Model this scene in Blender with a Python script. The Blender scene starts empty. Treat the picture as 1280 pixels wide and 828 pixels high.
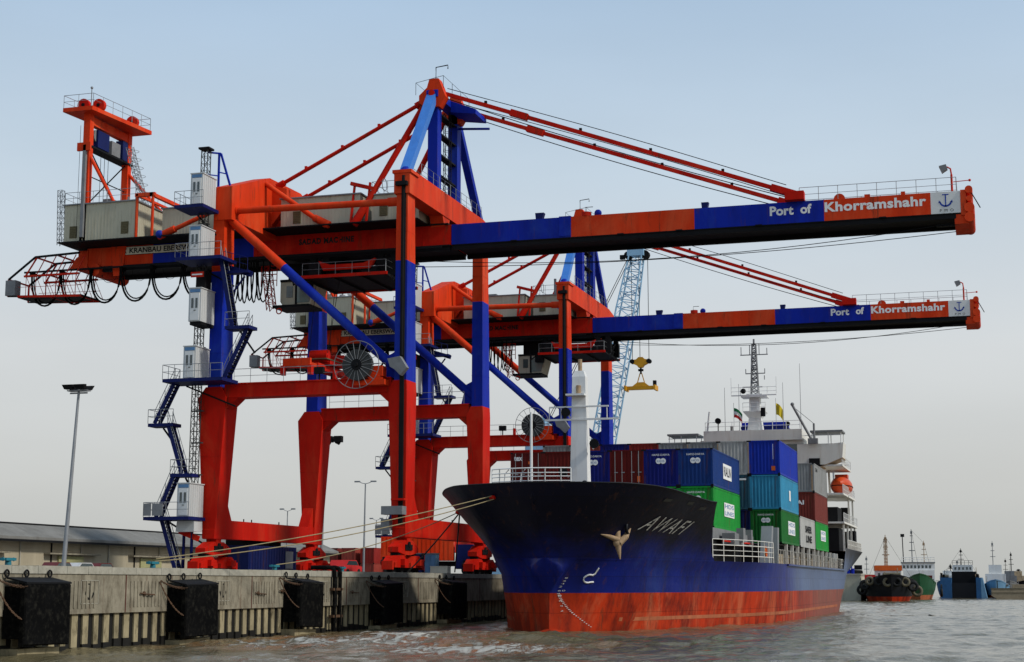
import bpy, bmesh, math, random
import numpy as np
from mathutils import Vector, Matrix
random.seed(7)
R = math.radians
sc = bpy.context.scene
C = sc.collection

# ---------------------------------------------------------------- camera, sky, sun, exposure
cam = bpy.data.cameras.new("camera"); co = bpy.data.objects.new("camera", cam); C.objects.link(co)
cam.sensor_width = 36.0; cam.lens = 56.25; cam.clip_start = 0.5; cam.clip_end = 12000
co.location = (0, 0, 3.0)
co.rotation_euler = (R(90) + math.atan(316 / 2000.0), 0, R(16.6))
sc.camera = co

SUN_AZ, SUN_EL = R(96), R(40)          # clockwise from +Y: the light comes from over the water on the right
w = bpy.data.worlds.new("World"); sc.world = w; w.use_nodes = True
nt = w.node_tree; nt.nodes.clear()
out = nt.nodes.new('ShaderNodeOutputWorld'); bg = nt.nodes.new('ShaderNodeBackground')
sky = nt.nodes.new('ShaderNodeTexSky'); sky.sky_type = 'NISHITA'; sky.sun_disc = False
sky.sun_elevation = SUN_EL; sky.sun_rotation = SUN_AZ; sky.dust_density = 4.0; sky.air_density = 1.0; sky.altitude = 0
tc = nt.nodes.new('ShaderNodeTexCoord'); sx = nt.nodes.new('ShaderNodeSeparateXYZ')
ramp = nt.nodes.new('ShaderNodeValToRGB'); el = ramp.color_ramp.elements
el[0].position = 0.0; el[0].color = (.50, .51, .488, 1)
el[1].position = 1.0; el[1].color = (.30, .44, .64, 1)
for p, c in ((.06, (.585, .595, .58)), (.14, (.645, .67, .68)), (.25, (.545, .645, .735)), (.36, (.41, .55, .715))):
    e = el.new(p); e.color = (*c, 1)
sc_ = nt.nodes.new('ShaderNodeVectorMath'); sc_.operation = 'SCALE'; sc_.inputs[3].default_value = 9.7
mx = nt.nodes.new('ShaderNodeMix'); mx.data_type = 'RGBA'; mx.inputs[0].default_value = .9
L = nt.links.new
L(tc.outputs['Generated'], sx.inputs[0]); L(sx.outputs['Z'], ramp.inputs[0]); L(ramp.outputs[0], sc_.inputs[0])
hz = nt.nodes.new('ShaderNodeTexNoise'); hz.inputs['Scale'].default_value = 3.2; hz.inputs['Detail'].default_value = 5
hm = nt.nodes.new('ShaderNodeMapping'); hm.inputs['Scale'].default_value = (1, 1, 3.5); L(tc.outputs['Generated'], hm.inputs[0]); L(hm.outputs[0], hz.inputs[0])
hr = nt.nodes.new('ShaderNodeMapRange'); hr.inputs[1].default_value = .3; hr.inputs[2].default_value = .7; hr.inputs[3].default_value = 9.35; hr.inputs[4].default_value = 10.1
L(hz.outputs[0], hr.inputs[0]); L(hr.outputs[0], sc_.inputs[3])
L(sky.outputs[0], mx.inputs[6]); L(sc_.outputs[0], mx.inputs[7]); L(mx.outputs[2], bg.inputs[0])
bg.inputs[1].default_value = 0.11; L(bg.outputs[0], out.inputs[0])

sun = bpy.data.lights.new("sun", 'SUN'); so = bpy.data.objects.new("sun", sun); C.objects.link(so)
sun.energy = 2.6; sun.angle = R(6); sun.color = (1, .95, .87)
sd = Vector((math.sin(SUN_AZ) * math.cos(SUN_EL), math.cos(SUN_AZ) * math.cos(SUN_EL), math.sin(SUN_EL)))
so.rotation_euler = sd.to_track_quat('Z', 'Y').to_euler(); so.location = (60, -40, 90)
vs = sc.view_settings; vs.view_transform = 'Standard'; vs.look = 'None'; vs.exposure = 0.0; vs.gamma = 1.0
vs.use_curve_mapping = False

# ---------------------------------------------------------------- materials
MATS = {}
def pm(name, col, rough=.5, metal=0., var=.22, scale=.6, dirt=0., dirtcol=(.05, .035, .02), streak=False, bump=0., spec=.25, sharp=(.52, .72), plates=None, rust=0., aft_tone=None, flare_shade=None, patch=None):
    m = bpy.data.materials.new(name); m.use_nodes = True; n = m.node_tree.nodes; l = m.node_tree.links.new
    b = n['Principled BSDF']; b.inputs['Roughness'].default_value = rough; b.inputs['Metallic'].default_value = metal
    b.inputs['Specular IOR Level'].default_value = spec
    t = n.new('ShaderNodeTexCoord'); mp = n.new('ShaderNodeMapping')
    l(t.outputs['Object'], mp.inputs[0])
    if streak: mp.inputs['Scale'].default_value = (1, 1, .16 if streak is True else streak)
    a = n.new('ShaderNodeTexNoise'); a.inputs['Scale'].default_value = scale; a.inputs['Detail'].default_value = 8; a.inputs['Roughness'].default_value = .65
    l(mp.outputs[0], a.inputs[0])
    mr = n.new('ShaderNodeMapRange'); mr.inputs[1].default_value = .3; mr.inputs[2].default_value = .7
    mr.inputs[3].default_value = 1 - var; mr.inputs[4].default_value = 1 + var * .5
    l(a.outputs[0], mr.inputs[0])
    sv = n.new('ShaderNodeVectorMath'); sv.operation = 'SCALE'; sv.inputs[0].default_value = col; l(mr.outputs[0], sv.inputs[3])
    last = sv.outputs[0]
    if dirt > 0:
        d = n.new('ShaderNodeTexNoise'); d.inputs['Scale'].default_value = scale * 3.1; d.inputs['Detail'].default_value = 10; d.inputs['Roughness'].default_value = .7
        l(mp.outputs[0], d.inputs[0])
        r2 = n.new('ShaderNodeMapRange'); r2.inputs[1].default_value = sharp[0]; r2.inputs[2].default_value = sharp[1]; r2.inputs[3].default_value = 0; r2.inputs[4].default_value = dirt
        l(d.outputs[0], r2.inputs[0])
        mi = n.new('ShaderNodeMix'); mi.data_type = 'RGBA'; l(r2.outputs[0], mi.inputs[0]); l(last, mi.inputs[6]); mi.inputs[7].default_value = (*dirtcol, 1)
        last = mi.outputs[2]
    if patch:               # faded and touched-up areas of paint
        c_, s_, amt = patch
        pmap = n.new('ShaderNodeMapping'); pmap.inputs['Scale'].default_value = (1, 1, .45); l(t.outputs['Object'], pmap.inputs[0])
        pn = n.new('ShaderNodeTexNoise'); pn.inputs['Scale'].default_value = s_; pn.inputs['Detail'].default_value = 9; pn.inputs['Roughness'].default_value = .68; pn.inputs['Distortion'].default_value = .6; l(pmap.outputs[0], pn.inputs[0])
        p2 = n.new('ShaderNodeMapRange'); p2.inputs[1].default_value = .50; p2.inputs[2].default_value = .66; p2.inputs[3].default_value = 0; p2.inputs[4].default_value = amt; l(pn.outputs[0], p2.inputs[0])
        p3 = n.new('ShaderNodeMix'); p3.data_type = 'RGBA'; l(p2.outputs[0], p3.inputs[0]); l(last, p3.inputs[6]); p3.inputs[7].default_value = (*c_, 1); last = p3.outputs[2]
    for ax_, cfg in (('Y', aft_tone), ('Z', flare_shade)):   # ragged hull mixes: tone along the length, painted shade by height
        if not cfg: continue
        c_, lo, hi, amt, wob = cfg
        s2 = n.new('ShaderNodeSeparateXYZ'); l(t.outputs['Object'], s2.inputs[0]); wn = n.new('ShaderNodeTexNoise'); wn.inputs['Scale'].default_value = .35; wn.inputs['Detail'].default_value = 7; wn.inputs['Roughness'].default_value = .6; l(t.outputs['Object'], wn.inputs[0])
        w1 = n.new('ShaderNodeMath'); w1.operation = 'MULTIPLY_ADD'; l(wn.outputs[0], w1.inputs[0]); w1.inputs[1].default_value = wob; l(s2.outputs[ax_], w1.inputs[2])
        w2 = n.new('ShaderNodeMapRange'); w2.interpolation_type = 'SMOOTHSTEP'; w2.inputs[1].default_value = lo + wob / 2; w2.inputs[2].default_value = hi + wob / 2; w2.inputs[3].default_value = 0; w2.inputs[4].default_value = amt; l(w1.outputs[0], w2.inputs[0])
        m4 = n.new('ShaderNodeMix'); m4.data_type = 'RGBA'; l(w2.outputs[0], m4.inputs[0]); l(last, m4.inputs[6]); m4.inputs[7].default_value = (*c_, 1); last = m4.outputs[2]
    if rust > 0:            # thin rust runs and chips with an outline of their own
        m2 = n.new('ShaderNodeMapping'); m2.inputs['Scale'].default_value = (2.2, 2.2, .22); l(t.outputs['Object'], m2.inputs[0])
        rn = n.new('ShaderNodeTexNoise'); rn.inputs['Scale'].default_value = .95; rn.inputs['Detail'].default_value = 12; rn.inputs['Roughness'].default_value = .75; l(m2.outputs[0], rn.inputs[0])
        rr = n.new('ShaderNodeMapRange'); rr.inputs[1].default_value = .565; rr.inputs[2].default_value = .65; rr.inputs[3].default_value = 0; rr.inputs[4].default_value = rust; l(rn.outputs[0], rr.inputs[0])
        m3 = n.new('ShaderNodeMix'); m3.data_type = 'RGBA'; l(rr.outputs[0], m3.inputs[0]); l(last, m3.inputs[6]); m3.inputs[7].default_value = (.085, .032, .014, 1); last = m3.outputs[2]
    if plates:              # welded plating: seams a little darker and dished plates
        sp = n.new('ShaderNodeSeparateXYZ'); l(t.outputs['Object'], sp.inputs[0]); cb = n.new('ShaderNodeCombineXYZ'); l(sp.outputs['Y'], cb.inputs[0]); l(sp.outputs['Z'], cb.inputs[1])
        bk = n.new('ShaderNodeTexBrick'); bk.inputs['Scale'].default_value = 1; bk.inputs['Brick Width'].default_value = plates[0]; bk.inputs['Row Height'].default_value = plates[1]; bk.inputs['Mortar Size'].default_value = .025; bk.inputs['Mortar Smooth'].default_value = .6
        bk.inputs['Color1'].default_value = (1, 1, 1, 1); bk.inputs['Color2'].default_value = (.82, .82, .82, 1); bk.inputs['Mortar'].default_value = (.45, .45, .45, 1); l(cb.outputs[0], bk.inputs[0])
        ml = n.new('ShaderNodeMix'); ml.data_type = 'RGBA'; ml.blend_type = 'MULTIPLY'; ml.inputs[0].default_value = .8; l(last, ml.inputs[6]); l(bk.outputs[0], ml.inputs[7]); last = ml.outputs[2]
        dn = n.new('ShaderNodeTexNoise'); dn.inputs['Scale'].default_value = .8; dn.inputs['Detail'].default_value = 3; l(t.outputs['Object'], dn.inputs[0])
        pb = n.new('ShaderNodeBump'); pb.inputs['Strength'].default_value = .5; pb.inputs['Distance'].default_value = .08; l(dn.outputs[0], pb.inputs['Height']); l(pb.outputs[0], b.inputs['Normal'])
    l(last, b.inputs['Base Color'])
    if bump > 0:
        bn = n.new('ShaderNodeTexNoise'); bn.inputs['Scale'].default_value = scale * 8; bn.inputs['Detail'].default_value = 6; l(t.outputs['Object'], bn.inputs[0])
        bp = n.new('ShaderNodeBump'); bp.inputs['Strength'].default_value = bump; bp.inputs['Distance'].default_value = .05; l(bn.outputs[0], bp.inputs['Height']); l(bp.outputs[0], b.inputs['Normal'])
    MATS[name] = m; return m

pm('red_paint', (.54, .010, .003), .62, var=.25, scale=.35, dirt=.5, dirtcol=(.20, .009, .003), streak=True, spec=.08, rust=.7, patch=((.58, .05, .018), .3, .55))
pm('orange_paint', (.68, .042, .006), .62, var=.25, scale=.35, dirt=.45, dirtcol=(.36, .022, .005), streak=True, spec=.1, rust=.65, patch=((.70, .11, .035), .3, .5))
pm('blue_paint', (.003, .020, .34), .58, var=.25, scale=.35, dirt=.5, dirtcol=(.003, .008, .11), streak=True, spec=.12, rust=.35, patch=((.02, .06, .34), .35, .55))
pm('light_blue_paint', (.05, .20, .60), .5, var=.2, streak=True, dirt=.3, dirtcol=(.02, .06, .2))
pm('dark_blue_paint', (.004, .010, .09), .55, spec=.15)
pm('white_paint', (.72, .72, .70), .5, var=.1, dirt=.3, dirtcol=(.35, .27, .18), streak=True)
pm('white_letters', (.8, .8, .78), .6, var=.06)
pm('worn_letters', (.68, .68, .64), .7, var=.2, scale=3.5, dirt=.92, dirtcol=(.012, .015, .025), sharp=(.52, .58))
pm('black_letters', (.012, .012, .012), .6)
pm('blue_letters', (.02, .06, .35), .6)
pm('cabin_white', (.52, .53, .52), .55, var=.12, dirt=.25, dirtcol=(.28, .24, .18), streak=True)
pm('panel_blue', (.10, .22, .40), .5)
pm('beige_panel', (.47, .44, .33), .65, var=.12, scale=.8, dirt=.35, dirtcol=(.22, .18, .10), streak=True, spec=.15, rust=.25)
pm('louver', (.13, .11, .055), .7, var=.3, scale=6)
pm('dark_steel', (.010, .010, .011), .7, var=.3, spec=.1)
pm('black_rubber', (.004, .004, .004), .9, var=.5, scale=1.2, spec=.05, dirt=.7, dirtcol=(.030, .028, .022), sharp=(.5, .72))
pm('galvanised', (.26, .27, .28), .5, metal=.3, var=.2)
pm('grey_steel', (.20, .205, .21), .55, var=.25, scale=1, dirt=.3, dirtcol=(.1, .07, .05))
pm('glass', (.03, .05, .055), .08, var=.2, spec=.8)
pm('green_glass', (.16, .23, .21), .1, var=.3, spec=.8)
pm('yellow_paint', (.60, .28, .008), .5, var=.2, dirt=.3, dirtcol=(.2, .09, .01))
pm('lattice_blue', (.28, .48, .66), .5, var=.12)
pm('concrete', (.28, .25, .185), .9, var=.3, scale=.55, dirt=.8, dirtcol=(.075, .06, .04), streak=.5, bump=.6, sharp=(.45, .7), spec=.05, rust=.5)
pm('coping', (.36, .34, .275), .85, var=.25, scale=1.1, dirt=.5, dirtcol=(.14, .12, .08), bump=.3)
pm('pile_concrete', (.32, .27, .165), .9, var=.45, scale=.9, dirt=.9, dirtcol=(.05, .04, .022), streak=.5, spec=.05)
pm('wet_shade_dark', (.012, .011, .009), .6, var=.4)  # wet concrete near the water; also the painted shade between piles
pm('quay_ground', (.20, .19, .17), .9, var=.3)
pm('roof_sheet', (.20, .195, .18), .9, var=.25, scale=.4, dirt=.4, dirtcol=(.10, .085, .06), streak=True, spec=.0)
pm('warehouse_wall', (.40, .35, .25), .9, var=.22, scale=.25, dirt=.35, dirtcol=(.22, .18, .11), streak=True, spec=.05)
pm('warehouse_door', (.34, .33, .16), .8, var=.2)
pm('hull_blue', (.002, .011, .17), .45, var=.35, scale=.3, dirt=.8, dirtcol=(.001, .002, .02), streak=True, spec=.25, plates=(7.5, 1.15), rust=.45, patch=((.012, .035, .19), .45, .6), aft_tone=((.10, .15, .25), 30, 44, .8, 8.), flare_shade=((.0012, .002, .010), 3.9, 6.6, .97, 3.2))  # shade of the flared bow painted in by height; paler towards the stern
pm('chain_rust', (.10, .055, .03), .8, var=.4, scale=3)
pm('reel_grey', (.045, .047, .045), .6, var=.3)
pm('hull_black', (.004, .005, .009), .55, var=.3, scale=.3)
pm('hull_red', (.46, .034, .006), .6, var=.45, scale=.35, dirt=.95, dirtcol=(.11, .010, .006), streak=.3, spec=.12, sharp=(.45, .66), plates=(7.5, 1.25), rust=.8, patch=((.52, .13, .055), .4, .7), aft_tone=((.20, .09, .07), 30, 60, .75, 14.))
pm('hull_fade', (.40, .12, .05), .65, var=.4, scale=.8, dirt=.95, dirtcol=(.22, .03, .01), streak=True)
pm('deck_paint', (.10, .03, .02), .8)
pm('cream_paint', (.70, .68, .62), .5, var=.1, dirt=.3, dirtcol=(.4, .27, .15), streak=True)
pm('rope_fibre', (.30, .24, .13), .9, var=.3, scale=3)
pm('dark_rope', (.03, .028, .025), .9)
pm('rusty_iron', (.36, .25, .15), .75, var=.3, scale=3, dirt=.5, dirtcol=(.2, .07, .02))
pm('lifeboat_orange', (.58, .065, .012), .45, var=.15)
pm('tyre', (.012, .012, .012), .8, var=.3)
pm('old_rope_tyre', (.14, .12, .08), .9, var=.4, scale=4)
pm('cyan_paint', (.02, .17, .22), .6, dirt=.4, dirtcol=(.08, .05, .03))
pm('silver_car', (.55, .55, .54), .3)
pm('maroon_car', (.12, .015, .012), .3)
pm('flag_green', (.02, .22, .08), .8); pm('flag_red', (.5, .02, .02), .8); pm('flag_yellow', (.65, .5, .03), .8)
pm('tug_green', (.010, .075, .03), .6, dirt=.5)
pm('boat_blue', (.02, .09, .22), .6, dirt=.5, dirtcol=(.02, .03, .05))
pm('boat_light_blue', (.13, .27, .42), .6, dirt=.3)
pm('tan_wood', (.34, .27, .18), .85, var=.3, dirt=.4)
pm('orange_signal', (.60, .11, .015), .6, dirt=.3)
pm('jetty_stone', (.52, .49, .38), .9, var=.3, scale=.3, dirt=.5, dirtcol=(.22, .18, .12), streak=.5, spec=.05)
CC = {'maroon': (.11, .007, .005), 'red': (.25, .02, .015), 'blue': (.004, .009, .14), 'bright_blue': (.006, .030, .36), 'navy': (.006, .012, .075),
      'green': (.012, .27, .035), 'dark_green': (.010, .13, .022), 'sky': (.035, .25, .42), 'teal': (.03, .10, .14), 'grey': (.26, .265, .26), 'pale_grey': (.42, .42, .40), 'brown': (.17, .03, .022),
      'steel_blue': (.006, .035, .17), 'rust': (.30, .05, .035)}
for k, c in CC.items(): pm('container_' + k, c, .55, var=.25, scale=.8, dirt=.6, dirtcol=tuple(x * .35 for x in c), streak=.4, spec=.12, rust=.7)

# ---------------------------------------------------------------- mesh builder
class MB:
    def __init__(s): s.v = []; s.f = []; s.m = []; s.sm = []
    def add(s, vs, fs, m=0, sm=False):
        b = len(s.v); s.v += [tuple(p) for p in vs]
        for f in fs: s.f.append(tuple(b + i for i in f)); s.m.append(m); s.sm.append(sm)
        return s
    def box(s, x0, x1, y0, y1, z0, z1, m=0):
        if x0 > x1: x0, x1 = x1, x0
        if y0 > y1: y0, y1 = y1, y0
        if z0 > z1: z0, z1 = z1, z0
        return s.add([(x0, y0, z0), (x1, y0, z0), (x1, y1, z0), (x0, y1, z0), (x0, y0, z1), (x1, y0, z1), (x1, y1, z1), (x0, y1, z1)],
                     [(0, 3, 2, 1), (4, 5, 6, 7), (0, 1, 5, 4), (1, 2, 6, 5), (2, 3, 7, 6), (3, 0, 4, 7)], m)
    def loft(s, rings, m=0, caps=True, sm=False):
        n = len(rings[0]); vs = [p for r in rings for p in r]; fs = []
        for k in range(len(rings) - 1):
            for i in range(n):
                j = (i + 1) % n; fs.append((k * n + i, k * n + j, (k + 1) * n + j, (k + 1) * n + i))
        s.add(vs, fs, m, sm)
        if caps: s.add(rings[0], [tuple(range(n - 1, -1, -1))], m); s.add(rings[-1], [tuple(range(n))], m)
        return s
    def taper(s, z0, r0, z1, r1, m=0):      # r = (x0, x1, y0, y1)
        q = lambda r, z: [(r[0], r[2], z), (r[1], r[2], z), (r[1], r[3], z), (r[0], r[3], z)]
        return s.loft([q(r0, z0), q(r1, z1)], m)
    def prism(s, pts, ax, a, b, m=0):       # polygon in the two other axes, extruded along ax
        def P(p, t): return {'x': (t, p[0], p[1]), 'y': (p[0], t, p[1]), 'z': (p[0], p[1], t)}[ax]
        return s.loft([[P(p, a) for p in pts], [P(p, b) for p in pts]], m)
    def frame(s, d):
        d = Vector(d).normalized(); h = Vector((0, 0, 1)) if abs(d.z) < .95 else Vector((1, 0, 0))
        u = d.cross(h).normalized(); return u, u.cross(d).normalized()
    def bar(s, p, q, w=.1, h=None, m=0):
        h = h or w; p = Vector(p); q = Vector(q); u, v = s.frame(q - p)
        r = lambda o: [o - u * w / 2 - v * h / 2, o + u * w / 2 - v * h / 2, o + u * w / 2 + v * h / 2, o - u * w / 2 + v * h / 2]
        return s.loft([r(p), r(q)], m)
    def tube(s, p, q, r, r2=None, n=8, m=0, sm=True):
        p = Vector(p); q = Vector(q); u, v = s.frame(q - p); r2 = r if r2 is None else r2
        g = lambda o, k: [o + (u * math.cos(a) + v * math.sin(a)) * k for a in [i * 2 * math.pi / n for i in range(n)]]
        return s.loft([g(p, r), g(q, r2)], m, sm=sm)
    def path(s, pts, r, n=5, m=0):
        pts = [Vector(p) for p in pts]; rings = []
        for i, p in enumerate(pts):
            d = pts[min(i + 1, len(pts) - 1)] - pts[max(i - 1, 0)]; u, v = s.frame(d)
            rings.append([p + (u * math.cos(a) + v * math.sin(a)) * r for a in [k * 2 * math.pi / n for k in range(n)]])
        return s.loft(rings, m, sm=True)
    def ring(s, c, R_, r, ax='y', n=20, k=5, m=0):
        c = Vector(c); U, V, N = {'y': ((1, 0, 0), (0, 0, 1), (0, 1, 0)), 'x': ((0, 1, 0), (0, 0, 1), (1, 0, 0)), 'z': ((1, 0, 0), (0, 1, 0), (0, 0, 1))}[ax]
        U, V, N = Vector(U), Vector(V), Vector(N); vs = []; fs = []
        for i in range(n):
            a = i * 2 * math.pi / n; d = U * math.cos(a) + V * math.sin(a)
            for j in range(k):
                b = j * 2 * math.pi / k; vs.append(c + d * (R_ + r * math.cos(b)) + N * r * math.sin(b))
        for i in range(n):
            for j in range(k): fs.append((i * k + j, ((i + 1) % n) * k + j, ((i + 1) % n) * k + (j + 1) % k, i * k + (j + 1) % k))
        return s.add(vs, fs, m, True)
    def ball(s, c, r, sc=(1, 1, 1), n=10, k=6, m=0):
        vs = [(c[0], c[1], c[2] - r * sc[2])]; fs = []
        for j in range(1, k):
            t = -math.pi / 2 + math.pi * j / k
            for i in range(n):
                a = i * 2 * math.pi / n; vs.append((c[0] + r * sc[0] * math.cos(t) * math.cos(a), c[1] + r * sc[1] * math.cos(t) * math.sin(a), c[2] + r * sc[2] * math.sin(t)))
        vs.append((c[0], c[1], c[2] + r * sc[2])); T = len(vs) - 1
        for i in range(n):
            j = (i + 1) % n; fs.append((0, 1 + j, 1 + i)); fs.append((T, T - n + i, T - n + j))
            for q in range(k - 2): fs.append((1 + q * n + i, 1 + q * n + j, 1 + (q + 1) * n + j, 1 + (q + 1) * n + i))
        return s.add(vs, fs, m, True)
    def rail(s, pts, h=1.05, step=1.5, r=.028, m=0, mid=True):
        pts = [Vector(p) for p in pts]; up = Vector((0, 0, h))
        for a, b in zip(pts, pts[1:]):
            n = max(1, round((b - a).length / step))
            for i in range(n + 1): p = a.lerp(b, i / n); s.tube(p, p + up, r, n=4, m=m, sm=False)
            s.tube(a + up, b + up, r, n=4, m=m, sm=False)
            if mid: s.tube(a + up * .5, b + up * .5, r * .8, n=4, m=m, sm=False)
        return s
    def lattice(s, p, q, w, seg, r=.05, rb=None, m=0, w2=None):      # four chords with zig-zag bracing
        p = Vector(p); q = Vector(q); u, v = s.frame(q - p); rb = rb or r * .6; w2 = w2 or w
        cs = [(-1, -1), (1, -1), (1, 1), (-1, 1)]
        P = lambda t, c: p.lerp(q, t) + (u * c[0] + v * c[1]) * (w + (w2 - w) * t) / 2
        for c in cs: s.tube(P(0, c), P(1, c), r, n=5, m=m)
        for i in range(seg):
            t0, t1 = i / seg, (i + 1) / seg
            for k in range(4):
                a, b = cs[k], cs[(k + 1) % 4]
                if i % 2: a, b = b, a
                s.tube(P(t0, a), P(t1, b), rb, n=4, m=m, sm=False); s.tube(P(t1, a), P(t1, b), rb, n=4, m=m, sm=False)
        return s
    def build(s, name, mats, parent=None, o=(0, 0, 0), loc=None):
        me = bpy.data.meshes.new(name); o = Vector(o)
        me.from_pydata([tuple(Vector(p) - o) for p in s.v], [], s.f)
        if isinstance(mats, str): mats = [mats]
        for k in mats: me.materials.append(MATS[k])
        me.polygons.foreach_set('material_index', s.m); me.polygons.foreach_set('use_smooth', s.sm); me.update()
        ob = bpy.data.objects.new(name, me); C.objects.link(ob)
        if parent is not None: ob.parent = parent
        if loc is not None: ob.location = loc
        return ob

def tag(o, label=None, cat=None, group=None, kind=None):
    if label: o['label'] = label
    if cat: o['category'] = cat
    if group: o['group'] = group
    if kind: o['kind'] = kind
    return o
def thing(name, label, cat, loc=(0, 0, 0), rz=0, group=None):
    o = bpy.data.objects.new(name, None); C.objects.link(o); o.location = loc; o.rotation_euler = (0, 0, rz); o.empty_display_size = .5
    return tag(o, label, cat, group)
def copy_tree(o, parent=None):
    c = o.copy(); C.objects.link(c)
    if parent is not None: c.parent = parent
    for ch in [x for x in o.children]: copy_tree(ch, c)
    return c

def text_verts(s, bold=0.0, shear=0.0, space=1.0):
    cu = bpy.data.curves.new('t', 'FONT'); cu.body = s; cu.offset = bold; cu.shear = shear; cu.space_character = space; cu.resolution_u = 3
    ob = bpy.data.objects.new('t', cu); C.objects.link(ob)
    dg = bpy.context.evaluated_depsgraph_get(); dg.update()
    me = bpy.data.meshes.new_from_object(ob.evaluated_get(dg))
    V = np.array([v.co[:] for v in me.vertices]); F = [tuple(p.vertices) for p in me.polygons]
    bpy.data.objects.remove(ob); bpy.data.curves.remove(cu); bpy.data.meshes.remove(me)
    V[:, 0] -= V[:, 0].min(); V[:, 0] /= V[:, 0].max(); V[:, 1] -= V[:, 1].min(); V[:, 1] /= V[:, 1].max()
    return V, F
def put_text(mb, s, o, u, v, width, height, m=0, bold=.02, shear=0., space=1.0):
    V, F = text_verts(s, bold, shear, space); o = Vector(o); u = Vector(u).normalized(); v = Vector(v).normalized()
    return mb.add([o + u * (p[0] * width) + v * (p[1] * height) for p in V], F, m)
def anchor_mark(mb, c, u, v, h, m=0):       # flat anchor emblem, centre c, height h
    c = Vector(c); u = Vector(u); v = Vector(v); P = lambda a, b: c + u * a * h + v * b * h
    n = u.cross(v).normalized()
    def poly(pts): mb.add([P(*p) for p in pts], [tuple(range(len(pts)))], m)
    poly([(-.045, -.46), (.045, -.46), (.045, .44), (-.045, .44)]); poly([(-.23, .41), (.23, .41), (.23, .49), (-.23, .49)])
    A = [(-R(168) + R(156) * i / 14) for i in range(15)]
    for a, b in zip(A, A[1:]):
        poly([(.47 * math.cos(a), -.02 + .46 * math.sin(a)), (.47 * math.cos(b), -.02 + .46 * math.sin(b)), (.36 * math.cos(b), .03 + .38 * math.sin(b)), (.36 * math.cos(a), .03 + .38 * math.sin(a))])
    for sg in (-1, 1): poly([(sg * .52, -.18), (sg * .47, .04), (sg * .33, -.10)][::sg])

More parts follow.
